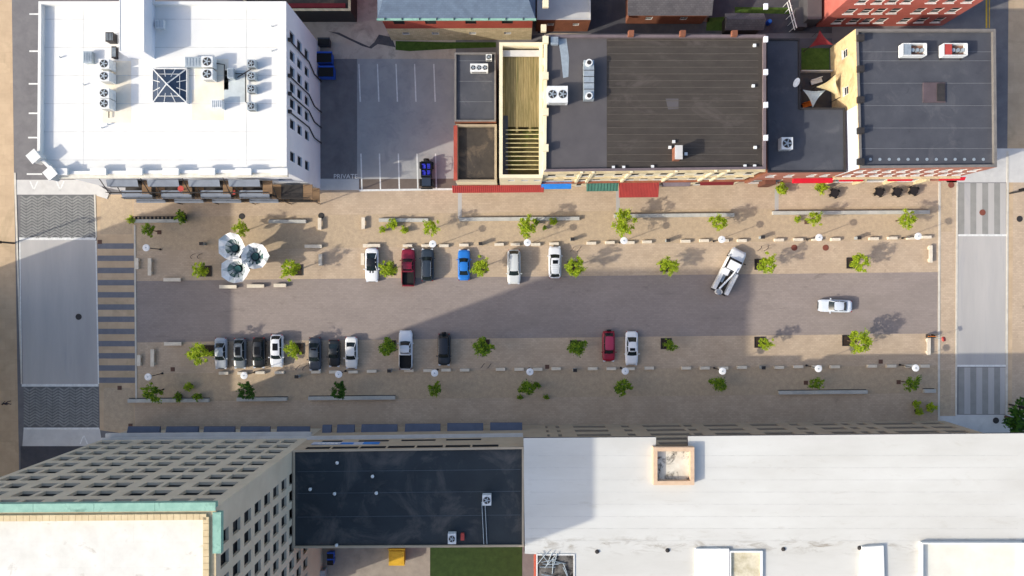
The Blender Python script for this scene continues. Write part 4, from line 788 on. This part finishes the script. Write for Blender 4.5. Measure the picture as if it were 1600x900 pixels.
for x0, x1, y, lb_, dr in ((205, 288, 345, 'low wall with hedge bench by the balconies', -.01), (420, 478, 346, 'short low wall north east of sculpture', 0), (592, 669, 344, 'short low wall with three potted shrubs', -.0), (718, 905, 342, 'low granite wall below red awning of roofless building', -.008), (960, 1147, 336.5, 'low granite wall below the broad red awning', -.01), (1208, 1452, 332, 'longest low granite wall by the black tables', -.006), (200, 326, 626, 'low wall with two shrubs at the south west', -.006), (370, 448, 624, 'short low wall between the dark trees', -.01), (482, 617, 622, 'low wall under the dark tree', -.008), (1217, 1355, 613, 'single low wall by the white-roofed building', -.008), (1444, 1462, 611, 'stub of low wall at the east kerb', -.02)):
    c = G((x0+x1)/2, y, .4); L_ = (x1-x0)/S; t = thing('low_wall', lb_, 'wall', c+(0,), -dr); n = max(2, int(L_/2.4))
    for k in range(n): MB().box((-L_/2+L_*(k+.5)/n, 0, .25), (L_/n-.02, .5, .5)).build('wall_stone', wallst, t)
    MB().box((0, .3, .04), (L_, .1, .08)).build('footing', steel, t)
for k in range(12): pass
hd = thing('seat_rail', 'row of dark seat dividers along the hedge bench', 'seat', G(244, 341)+(0,))
for k in range(12): MB().box((-3.2+k*.58, 0, .55), (.28, .4, .1)).build('seat', black, hd); 
MB().box((0, .2, .5), (7, .06, .06)).build('rail', steel, hd)
for px, py, lb_ in ((751, 381, 'beside the bright blue car block'), (894, 374, 'north of the tree by rack-topped car'), (1043, 376, 'north of the lone pit tree'), (1190, 371, 'between utility truck and east tree'), (1340, 372, 'north of the north east pit tree'), (465, 588, 'below the gap left of grey sedan'), (609, 579, 'left of the white pickup block'), (898, 578, 'left of the dark red car'), (1191, 574, 'at the edge of tower shadow'), (317, 381, 'just west of the sculpture')):
    t = thing('litter_bin', 'slim grey litter bin '+lb_, 'bin', G(px, py, .5)+(0,), 0, 'litter bins'); MB().box((0, 0, .5), (.5, .4, 1.0)).build('body', galv, t); MB().box((0, 0, 1.05), (.56, .46, .1)).build('hood', steel, t); MB().box((0, -.205, .8), (.34, .02, .16)).build('slot', black, t)
for px, py, m_, lb_ in ((502, 337, 'round iron cover north of the upright bench', steel), (1290, 387, 'brick-red round cover, east of the pair', 1), (1241, 387, 'brick-red round cover, west of the pair', 1), (123, 495, 'round iron cover on the west street slab', 0), (378, 338, 'round cover in front of balcony end', 0), (1556, 657, 'dark round cover on east street concrete', 0), (1486, 289, 'rust cover in pale slab by the north crossing', 1), (1535, 332, 'rust cover in the north east crossing', 1), (1593, 342, 'dark cover in pale slab on the east sidewalk', 0)):
    tag(MB().cyl(0, 0, 0, .03, .45, n=18).cyl(0, 0, .03, .035, .36, n=18).build('manhole_cover', [M('cover_rust', (130, 74, 60), None, 2, .8) if lb_ == 1 else steel], None, G(px, py)+(.014,)), m_, 'cover')
for px, py, lb_ in ((156, 378, 'by the first crosswalk bar'), (187, 606, 'above the south cobble panel'), (204, 665, 'near the tower canopies'), (249, 363, 'beside the tree at hedge bench'), (270, 577, 'below the pit tree of the silver sedan'), (855, 573, 'in the south block row'), (1376, 565, 'near the east pit tree, south'), (1259, 598, 'left of the tree at single low wall'), (1404, 597, 'left of the tree near potted shrubs'), (1260, 347, 'by the tree at the long low wall')):
    tag(MB().box((0, 0, .02), (.6, .6, .04)).box((0, 0, .045), (.5, .5, .01)).build('utility_cover', [M('cover_brown', (104, 76, 64), None, 2, .8)], None, G(px, py)+(.01,)), 'square brown utility cover '+lb_, 'cover')
# tables with chairs
def chair(x, y, rz, lb_):
    t = thing('cafe_chair', lb_, 'chair', (x, y, 0), rz, 'black cafe chairs'); MB().box((0, 0, .45), (.42, .42, .05)).build('seat', black, t); MB().box((.2, 0, .7), (.04, .42, .45)).build('backrest', black, t)
    for sx in (-.18, .18):
        for sy in (-.18, .18): MB().cyl(sx, sy, 0, .43, .02, n=6).build('leg', steel, t)
for k, (px, py) in enumerate(((1304, 302), (1374, 300), (1402, 300), (1428, 298))):
    x, y = G(px, py, .7); nm = ('beside the bushy pot', 'west of the group of three', 'middle of the group of three', 'nearest the east kerb line')[k]
    t = thing('cafe_table', 'round black cafe table '+nm, 'table', (x, y, 0), 0, 'black cafe tables'); MB().cyl(0, 0, .76, .8, .62, n=24).build('table_top', M('table_black', (44, 40, 40), (34, 31, 31), 2, .5), t); MB().cyl(0, 0, .04, .76, .05, n=10).build('pedestal', steel, t); MB().cyl(0, 0, 0, .04, .3, n=14).build('foot', steel, t)
    for q_ in range(4): a = q_*1.571+.5; chair(x+.55*math.cos(a), y+.55*math.sin(a), a, 'black metal chair at the cafe table '+nm)
# signs, bins, small things by the edges
t = thing('stop_sign', 'round red and white sign on post at the east kerb', 'sign', G(1459, 528)+(0,)); MB().cyl(0, 0, 0, 2.2, .04, n=8).build('post', galv, t); MB().tube([(0, -.02, 2.1), (.12, .02, 2.3)], .35, 14).build('plate', [red], t)
t = thing('barricade', 'orange barricade at the tip of stone bench near red sign', 'barricade', G(1451, 525)+(0,)); MB().box((0, 0, .8), (1.0, .08, .3)).build('board', M('orange', (220, 120, 40), None, 1, .7), t); 
for sx in (-.4, .4): MB().box((sx, 0, .45), (.06, .5, .9)).build('leg', steel, t)
def dumpster(px, py, m, lb_, w_=2.2, d_=1.5, h_=1.5, rz=0, open_=False):
    t = thing('dumpster', lb_, 'dumpster', G(px, py, .8)+(0,), rz); MB().box((0, 0, .15+h_*.45), (w_*.92, d_*.92, h_*.9), 0, 0, 1.08).build('body', m, t); MB().box((0, -.06, h_+.2), (w_*.96, d_*.86, .06)).build('lid', black if not open_ else m, t); MB().box((0, d_/2, h_+.1), (w_*1.04, .22, .2)).build('rim', m, t)
    for sx in (-.9, .9): MB().box((sx*w_/2*.9, 0, .08), (.12, d_*.7, .16)).build('skid', steel, t)
bl = M('plastic_blue', (40, 90, 190), None, 2, .5)
dumpster(509, 93, bl, 'blue dumpster with black lid, closer to the grey bin'); dumpster(512, 115, bl, 'blue dumpster with black lid, farther from the grey bin'); dumpster(507, 67, M('bin_dark', (58, 62, 68), None, 2, .6), 'dark grey bin in the alley by the white block', 1.7, 1.0, 1.1)
dumpster(621, 868, M('yellow_steel', (212, 168, 40), (190, 146, 30), 1, .6), 'yellow open dumpster behind the black-roofed building', 2.3, 2.4, 1.5, 0, True); dumpster(517, 867, bl, 'small blue bin behind the black roof, upper of the pair', .9, .8, 1.0); dumpster(517, 877, bl, 'small blue bin behind the black roof, lower of the pair', .9, .8, 1.0)
rs = block('rear_stair_block', 'small concrete stair block behind the black-roofed building', 'stair', quadpx(462, 862, 492, 930, 3), 3, concrete_l, groof, ph=.2, pt=.15); crate('bin_store', 498, 893, 0, (2.4, 1.2, 1.2), galv, 'grey bin store beside the small blue bins', 'store')
# person on the west sidewalk
def person(px, py, lb_, shirt, trou, rz):
    x, y = G(px, py, .8); t = thing('person', lb_, 'person', (x, y, 0), rz)
    me = bpy.data.meshes.new('body'); V = [(0, 0, .95), (0, 0, 1.2), (0, 0, 1.42), (0, 0, 1.55), (0, .02, 1.68), (0, .19, 1.4), (.12, .27, 1.12), (.28, .24, .95), (0, -.19, 1.4), (-.12, -.27, 1.12), (-.02, -.27, .88), (.02, .1, .9), (.2, .11, .5), (.12, .11, .07), (.25, .11, .04), (-.02, -.1, .9), (-.1, -.11, .5), (-.28, -.11, .08), (-.16, -.11, .04)]
    E = [(0, 1), (1, 2), (2, 3), (3, 4), (2, 5), (5, 6), (6, 7), (2, 8), (8, 9), (9, 10), (0, 11), (11, 12), (12, 13), (13, 14), (0, 15), (15, 16), (16, 17), (17, 18)]
    R = [.15, .15, .13, .055, .1, .065, .045, .035, .065, .045, .035, .09, .065, .045, .04, .09, .065, .045, .04]
    me.from_pydata(V, E, []); o = put('body', me, t); sk = o.modifiers.new('skin', 'SKIN'); me.skin_vertices.new() if not me.skin_vertices else None
    for i, r in enumerate(R): me.skin_vertices[0].data[i].radius = (r, r)
    me.skin_vertices[0].data[0].use_root = True; o.modifiers.new('sub', 'SUBSURF').levels = 1
    me.materials.append(shirt); h = MB().tube([(0, .01, 1.62), (-.01, .01, 1.7), (-.02, .01, 1.78), (-.02, .01, 1.81)], [.105, .118, .09, .03], 12).build('hair', M('hair_dark', (40, 30, 26), None, 3, .8), t, smooth=True)
person(11, 630, 'person in dark clothes walking on the west sidewalk', M('cloth_dark', (52, 48, 56), None, 3, .8), None, 1.2)
# ------------------------------------------------------------------ vehicles
wheel_tyre = MB().tube([(0, -.11, 0), (0, -.09, 0), (0, .09, 0), (0, .11, 0)], [.27, .33, .33, .27], 20).mesh('tyre', [black]); wheel_rim = MB().tube([(0, -.115, 0), (0, .115, 0)], .2, 14).mesh('rim', [chrome])
def wheels(t, L, W, fx=.30, rx=-.29, s=1.0):
    for x in (fx, rx):
        for sy in (-1, 1):
            o = put('wheel', wheel_tyre, t, (x*L, sy*(W/2-.13), .33*s)); o.scale = (s, s, s); put('rim', wheel_rim, o)
KIND = {'sedan': (.29, .42, .69, .83, .68, .88, .94), 'suv': (.26, .38, .86, .955, .9, 1.05, 1.05), 'hatch': (.27, .40, .83, .94, .78, .95, .98), 'coupe': (.33, .47, .68, .86, .68, .88, .93), 'pickup': (.28, .37, .54, .585, .95, 1.1, 1.1)}
def car(px, py, head, kind, L, W, H, c, label, cat='car', roofc=None, sunroof=None, rails=False, stripes=False, spare=False, rack=False, name='parked_car', group='cars parked on the plaza'):
    pm = paint('%d_%d_%d' % c, c); x, y = G(px, py, .7); t = thing(name, label, cat, (x, y, 0), head, group)
    w0, r0, r1, w1, zf, zb, zt = KIND[kind]; n = 25; rings = []
    for i in range(n):
        u = i/(n-1); e = abs(2*u-1); hw = W/2*(1-.03*e**2)*((1-e**14)**(1/3) if e < 1 else 0); hw = max(hw, W/2*.76); xx = L/2-u*L
        if e == 1: xx *= 1
        z = zf+(zb-zf)*min(1, u/w0)**.7 if u < w0 else (zb if u < w1 else zb+(zt-zb)*min(1, (u-w1)/(1-w1)*3))
        if kind == 'pickup' and u > w1+.015: z = 1.12
        drop = .16*max(0, (e-.9)/.1)**1.5; z -= drop
        half = [(0, z+.03), (.5*hw, z+.022), (.84*hw, z-.01), (.96*hw, z-.08), (hw, z-.24), (hw, .5), (.97*hw, .3), (.85*hw, .2)]
        rings.append([(xx, a, b) for a, b in half]+[(xx, -a, b) for a, b in reversed(half[1:])])
    mb = MB(); m = len(rings[0]); base = 0
    mb.v = [p for r in rings for p in r]
    bed = lambda i: kind == 'pickup' and (i+.5)/(n-1) > w1+.03 and (i+.5)/(n-1) < .975
    for i in range(n-1):
        for j in range(m):
            q = (j+1) % m
            if bed(i) and j in (0, 1, m-1, m-2): continue
            mb.f.append((i*m+j, i*m+q, (i+1)*m+q, (i+1)*m+j)); mb.m.append(0)
    mb.f.append(tuple(range(m))); mb.m.append(0); mb.f.append(tuple((n-1)*m+j for j in reversed(range(m)))); mb.m.append(0)
    mb.build('body', pm, t, smooth=True)
    X = lambda u: L/2-u*L
    bw, tw = W/2*.88, W/2*.70; zbm = zb-.02
    B = [(X(w0), bw*.92, zbm), (X(w0), -bw*.92, zbm), (X(w1), -bw*.88, zbm), (X(w1), bw*.88, zbm)]; T = [(X(r0), tw*.95, H-.06), (X(r0), -tw*.95, H-.06), (X(r1), -tw*.9, H-.06), (X(r1), tw*.9, H-.06)]
    def pane(nm, a, b, c_, d, bulge):
        mb = MB(); N = 6; a, b, c_, d = map(Vector, (a, b, c_, d)); o_ = ((a+b)/2-(c_+d)/2); o_.z = 0; o_ = o_.normalized() if o_.length > 0 else o_
        P = lambda s, v: a.lerp(b, s).lerp(d.lerp(c_, s), v)+o_*bulge*4*s*(1-s)
        for i in range(N):
            for k in range(2): mb.poly([P(i/N, k/2), P((i+1)/N, k/2), P((i+1)/N, (k+1)/2), P(i/N, (k+1)/2)])
        mb.build(nm, carglass, t)
    pane('windshield', B[0], B[1], T[1], T[0], .12); pane('rear_window', B[2], B[3], T[3], T[2], .07); pane('side_window', B[1], B[2], T[2], T[1], .0); pane('side_window', B[3], B[0], T[0], T[3], .0)
    for a, b in zip(B, T): MB().tube([a, b], [.06, .05], 6).build('pillar', pm, t)
    for sy in (-1, 1):
        mid_b = Vector((X((w0+w1)/2), sy*bw*.92, zbm)); mid_t = Vector((X((r0+r1)/2), sy*tw*.95, H-.06)); MB().tube([mid_b, mid_t], .045, 6).build('pillar', pm, t)
    N = 8; mb = MB()
    def RP(i, j):
        s, v = i/N, j/N*2-1; xx = X(r0)+(X(r1)-X(r0))*s+(.06*(1-v*v) if i == 0 else 0)-(.05*(1-v*v) if i == N else 0); ww = tw*(.98-.05*s)*(1-.05*(abs(2*s-1))**4)
        return (xx, v*ww, H-.07*v*v-.05*abs(2*s-1)**3)
    for i in range(N):
        for j in range(N): mb.poly([RP(i, j), RP(i+1, j), RP(i+1, j+1), RP(i, j+1)])
    rmat = paint('%d_%d_%d' % roofc, roofc) if roofc else pm
    ro = mb.build('roof', rmat, t, smooth=True)
    if sunroof:
        a, b = sunroof; xa, xb = X(r0+(r1-r0)*a), X(r0+(r1-r0)*b); MB().box(((xa+xb)/2, 0, H-.012), (abs(xa-xb), tw*1.15, .03)).build('sunroof', glass, ro)
    if rails:
        for sy in (-1, 1): MB().tube([(X(r0+.03), sy*tw*.86, H-.04), (X(r0+.06), sy*tw*.86, H+.05), (X(r1-.05), sy*tw*.84, H+.05), (X(r1-.02), sy*tw*.84, H-.04)], .028, 6).build('roof_rail', chrome, ro)
    if rack:
        for k in range(5): MB().box((X(r0+(r1-r0)*(.45+k*.13)), 0, H+.04), (.05, tw*1.6, .04)).build('roof_bar', galv, ro)
    if stripes:
        for sy in (-1, 1): MB().poly([(X(.04), sy*.1, zf+.045), (X(.04), sy*.34, zf+.04), (X(w0-.01), sy*.3, zb+.035), (X(w0-.01), sy*.1, zb+.04)]).build('stripe', black, t)
    for sy in (-1, 1):
        MB().box((X(.025), sy*W*.34, zf-.12), (.26, .34, .13), 0, -sy*.35).build('headlight', lens_w, t); MB().box((X(.985), sy*W*.36, zt-.22), (.12, .3, .16), 0, sy*.2).build('taillight', lens_r, t)
        MB().box((X(w0+.04), sy*(W/2+.09), zb+.05), (.14, .2, .13), 0, sy*.2).build('mirror', pm, t)
    MB().box((X(.002), 0, .5), (.06, W*.5, .18)).build('grille', black, t)
    if kind == 'pickup':
        xa, xb = X(w1+.035), X(.968); bl_ = MB().box(((xa+xb)/2, 0, .72), (abs(xa-xb), W*.84, .06)).build('bed_floor', black, t)
        for sy in (-1, 1): MB().box(((xa+xb)/2, sy*W*.42, .92), (abs(xa-xb), .05, .42)).build('bed_side', black, t)
        for xx in (xa, xb): MB().box((xx, 0, .92), (.05, W*.84, .4)).build('bed_side', black, t)
    if spare: o = put('spare_wheel', wheel_tyre, t, (-L/2-.12, 0, .95), math.pi/2)
    wheels(t, L, W, .5-.19, -.5+.2, 1.0 if kind in ('sedan', 'coupe', 'hatch') else 1.15)
    return t
UP, DN = math.pi/2, -math.pi/2
wh, gr, bk = (228, 230, 232), (92, 98, 106), (34, 36, 39)
car(581, 414, DN, 'coupe', 4.9, 1.95, 1.4, wh, 'white muscle car with black hood stripes and black roof', roofc=(26, 28, 31), stripes=True)
car(638, 418, UP, 'pickup', 5.5, 1.98, 1.85, (128, 26, 48), 'crimson pickup truck with black bed', 'pickup')
car(668, 414, UP, 'suv', 4.7, 1.9, 1.6, (48, 58, 68), 'dark grey wagon with silver roof rails', rails=True)
car(725, 414, UP, 'sedan', 4.5, 1.8, 1.45, (40, 118, 200), 'bright blue sedan parked alone beside a pit tree')
car(803, 417, DN, 'suv', 5.0, 1.95, 1.8, (206, 208, 204), 'silver white van with long ribbed roof', 'van', rails=True)
car(867, 410, UP, 'suv', 4.6, 1.85, 1.7, wh, 'white off-roader with roof rack and sunroof', sunroof=(.12, .36), rack=True)
car(1305, 478, math.pi-.03, 'sedan', 4.8, 1.85, 1.45, (206, 214, 222), 'silver sedan driving along the empty roadway', name='moving_car', group=None)
car(345, 552, DN, 'sedan', 4.5, 1.8, 1.45, (178, 184, 190), 'silver sedan at the west end of the south row')
car(375, 552, DN, 'hatch', 4.4, 1.82, 1.55, (112, 118, 122), 'silver grey hatchback with dark sunroof in the south row', sunroof=(.1, .75))
car(405, 551, DN, 'suv', 4.4, 1.85, 1.65, bk, 'black car between the grey hatchback and white panoramic-roof car', sunroof=(.15, .7))
car(433, 548, DN, 'suv', 4.7, 1.88, 1.65, wh, 'white car with panoramic sunroof in the south row', sunroof=(.3, .75))
car(492, 553, DN, 'sedan', 4.8, 1.85, 1.45, (70, 76, 84), 'dark grey sedan in the south row', sunroof=(.75, .95))
car(522, 552, DN, 'coupe', 3.9, 1.7, 1.3, (30, 34, 38), 'small black coupe in the south row')
car(549, 551, DN, 'sedan', 4.6, 1.8, 1.45, (226, 226, 222), 'plain white sedan beside the small black coupe')
car(634, 547, UP, 'pickup', 5.7, 2.0, 1.9, wh, 'white pickup truck with black bed liner', 'pickup')
car(694, 546, DN, 'suv', 4.6, 1.85, 1.8, (38, 42, 48), 'black off-roader with spare wheel on its back', spare=True)
car(951, 541, DN, 'hatch', 4.4, 1.85, 1.6, (150, 20, 44), 'dark red crossover with rose tinted roof', roofc=(176, 56, 84), spare=True)
car(987, 544, DN, 'sedan', 4.9, 1.87, 1.45, (236, 236, 234), 'white sedan with small sunroof beside the dark red car', sunroof=(.05, .35))
# utility truck
x, y = G(1140, 424, 1); ut = thing('utility_truck', 'white utility truck with folded boom and side tool lockers parked askew', 'truck', (x, y, 0), math.radians(63)); ut.scale = (1.04, 1.14, 1.0)
wp_ = paint('truck', (232, 234, 234)); 
mb = MB(); rings = []
for u, hw, z in ((3.35, .75, .75), (3.25, .92, .95), (2.9, 1.0, 1.1), (1.9, 1.03, 1.22), (1.75, 1.03, 1.25), (.1, 1.03, 1.25)):
    h_ = [(0, z+.04), (.6*hw, z+.03), (.9*hw, z-.03), (hw, z-.2), (hw, .5), (.9*hw, .3)]; rings.append([(u, a, b) for a, b in h_]+[(u, -a, b) for a, b in reversed(h_[1:])])
m = len(rings[0]); mb.v = [p for r in rings for p in r]
for i in range(len(rings)-1):
    for j in range(m): q = (j+1) % m; mb.f.append((i*m+j, i*m+q, (i+1)*m+q, (i+1)*m+j)); mb.m.append(0)
mb.f += [tuple(range(m)), tuple((len(rings)-1)*m+j for j in reversed(range(m)))]; mb.m += [0, 0]; mb.build('cab_body', wp_, ut, smooth=True)
MB().poly([(1.85, .88, 1.24), (1.85, -.88, 1.24), (1.35, -.74, 1.92), (1.35, .74, 1.92)]).build('windshield', glass, ut)
for sy in (-1, 1): MB().poly([(1.85, sy*.9, 1.24), (.15, sy*.9, 1.24), (.2, sy*.74, 1.92), (1.35, sy*.74, 1.92)]).build('side_window', glass, ut); MB().box((1.75, sy*1.2, 1.4), (.12, .24, .3)).build('mirror', steel, ut); MB().box((3.28, sy*.7, .8), (.12, .3, .18)).build('headlight', lens_w, ut)
MB().poly([(.12, .88, 1.24), (.12, -.88, 1.24), (.2, -.74, 1.92), (.2, .74, 1.92)]).build('rear_window', glass, ut)
MB().box((.77, 0, 1.95), (1.24, 1.56, .09)).box((.77, 0, 2.0), (1.0, 1.3, .03)).build('cab_roof', wp_, ut)
MB().box((-1.55, 0, .65), (3.2, 2.0, .16)).build('bed_floor', M('bed_dark', (84, 76, 64), (50, 46, 42), 3, .9), ut)
for sy in (-1, 1):
    lk = MB().box((-1.55, sy*.86, 1.05), (3.2, .46, .95)).build('tool_locker', wp_, ut)
    for k in range(4): MB().box((-2.7+k*.78, sy*1.095, 1.05), (.7, .02, .75)).build('locker_door', frame_w, lk); MB().box((-2.7+k*.78, sy*.86, 1.54), (.72, .4, .02)).build('locker_lid', frame_w, lk)
MB().box((-.35, .5, 1.35), (.9, .7, .75)).build('cabinet', wp_, ut); MB().box((-1.3, .35, .95), (1.1, .3, .3)).build('crate', galv, ut)
MB().cyl(-.45, -.1, .7, 1.7, .22, n=14).build('turret', steel, ut); MB().tube([(.5, -.42, 2.2), (-.6, -.25, 2.05), (-2.9, .35, 1.8)], [.09, .11, .13], 8).build('boom', wp_, ut)
MB().tube([(-3.25, .1, .7), (-3.25, .1, 1.55)], .4, 16, caps=False).tube([(-3.25, .1, .72), (-3.25, .1, .74)], .4, 16).build('bucket', wp_, ut); MB().box((-3.2, 0, .5), (.25, 2.0, .25)).build('rear_bumper', steel, ut)
for xx in (2.4, -1.9):
    for sy in (-1, 1): o = put('wheel', wheel_tyre, ut, (xx, sy*.9, .4)); o.scale = (1.22,)*3; put('rim', wheel_rim, o)
# open jeep in the parking lot
x, y = G(666.5, 271, .8); jp = thing('open_off_roader', 'open-topped black off-roader with blue seats and spare wheel in parking lot', 'car', (x, y, 0), DN)
jb = paint('jeep', (48, 58, 72))
MB().box((1.25, 0, .95), (1.3, 1.35, .42), 0, 0, .93).build('hood', jb, jp); MB().box((1.95, 0, .9), (.08, 1.3, .5)).build('grille', black, jp); MB().box((2.15, 0, .6), (.2, 1.7, .2)).build('bumper', black, jp)
tb_ = MB(); tb_.box((-.55, 0, .6), (2.3, 1.5, .12)); 
for sy in (-1, 1): tb_.box((-.55, sy*.75, .85), (2.3, .08, .5))
tb_.box((-1.7, 0, .85), (.08, 1.5, .5)); tb_.build('tub', paint('tub', (26, 28, 32)), jp)
MB().box((.55, 0, 1.15), (.25, 1.4, .15)).build('dashboard', black, jp)
wf = MB()
for a, b in (((.62, -.7, 1.15), (.45, -.66, 1.7)), ((.62, .7, 1.15), (.45, .66, 1.7)), ((.45, -.66, 1.7), (.45, .66, 1.7))): wf.tube([a, b], .04, 6)
wf.build('windshield_frame', jb, jp); MB().poly([(.61, -.66, 1.16), (.61, .66, 1.16), (.46, .62, 1.68), (.46, -.62, 1.68)]).build('windshield', glass, jp)
cg = MB()
for sy in (-.66, .66): cg.tube([(.45, sy, 1.7), (-.5, sy, 1.78), (-1.5, sy, 1.72), (-1.6, sy, 1.1)], .035, 6); cg.tube([(-.5, sy, 1.78), (-.5, sy, .9)], .035, 6)
for xx in (-.5, -1.5): cg.tube([(xx, -.66, 1.75), (xx, .66, 1.75)], .035, 6)
cg.build('roll_cage', black, jp); bs = M('seat_blue', (54, 64, 200), (36, 44, 160), 3, .8)
for xx in (.0, -.95):
    for sy in (-.36, .36): st = MB().box((xx, sy, .85), (.5, .5, .16)).build('seat', bs, jp); MB().box((xx-.28, sy, 1.15), (.12, .46, .6)).build('backrest', bs, st)
for xx in (1.35, -1.15):
    for sy in (-1, 1): o = put('wheel', wheel_tyre, jp, (xx, sy*.85, .45)); o.scale = (1.35, 1.5, 1.35); put('rim', wheel_rim, o); MB().box((xx, sy*.84, .98), (1.0, .36, .06)).build('fender', black, jp)
o = put('spare_wheel', wheel_tyre, jp, (-1.95, 0, 1.0), math.pi/2); o.scale = (1.3, 1.5, 1.3); put('rim', wheel_rim, o)

# bike racks: pairs of dark hoops
hoop = MB().tube([(math.cos(a)*.42, 0, max(0, math.sin(a))*.85) for a in [math.pi*k/10 for k in range(11)]], .035, 6).mesh('hoop', [steel])
for px, py, lb_ in ((900, 389, 'behind the white car with roof rack'), (1193, 388, 'east of the utility truck nose'), (306, 400, 'west of the trumpet sculpture'), (470, 575, 'under the tree beside the grey sedan'), (759, 572, 'right of the black off-roader')):
    t = thing('bike_rack', 'pair of dark bike hoops '+lb_, 'bike rack', G(px, py, .4)+(0,), 0, 'bike racks')
    for dx in (-.5, .5): put('hoop', hoop, t, (dx, 0, 0), .9)

lap = M('lap_seam', (206, 205, 199), None, 1, .8)
for y in range(30, 262, 44):
    p, q = G(68, y, zN), G(440, y, zN); MB().box(((p[0]+q[0])/2, p[1], zN+.008), (q[0]-p[0], .06, .012)).build('roof_seam', lap, nwb)
for x in (130, 385):
    p, q = G(x, 8, zN), G(x, 258, zN); MB().box((p[0], (p[1]+q[1])/2, zN+.005), (.05, p[1]-q[1], .008)).build('roof_seam', lap, nwb)
for y in range(712, 850, 19):
    p, q = G(826, y, HW), G(1590, y-4, HW)
    if y < 765: 
        for a_, b_ in ((826, 1015), (1092, 1590)): p, q = G(a_, y, HW), G(b_, y-2, HW); MB().box(((p[0]+q[0])/2, p[1], HW+.005), (q[0]-p[0], .05, .01)).build('roof_seam', lap, whb)
    else: MB().box(((p[0]+q[0])/2, p[1], HW+.005), (q[0]-p[0], .05, .01)).build('roof_seam', lap, whb)
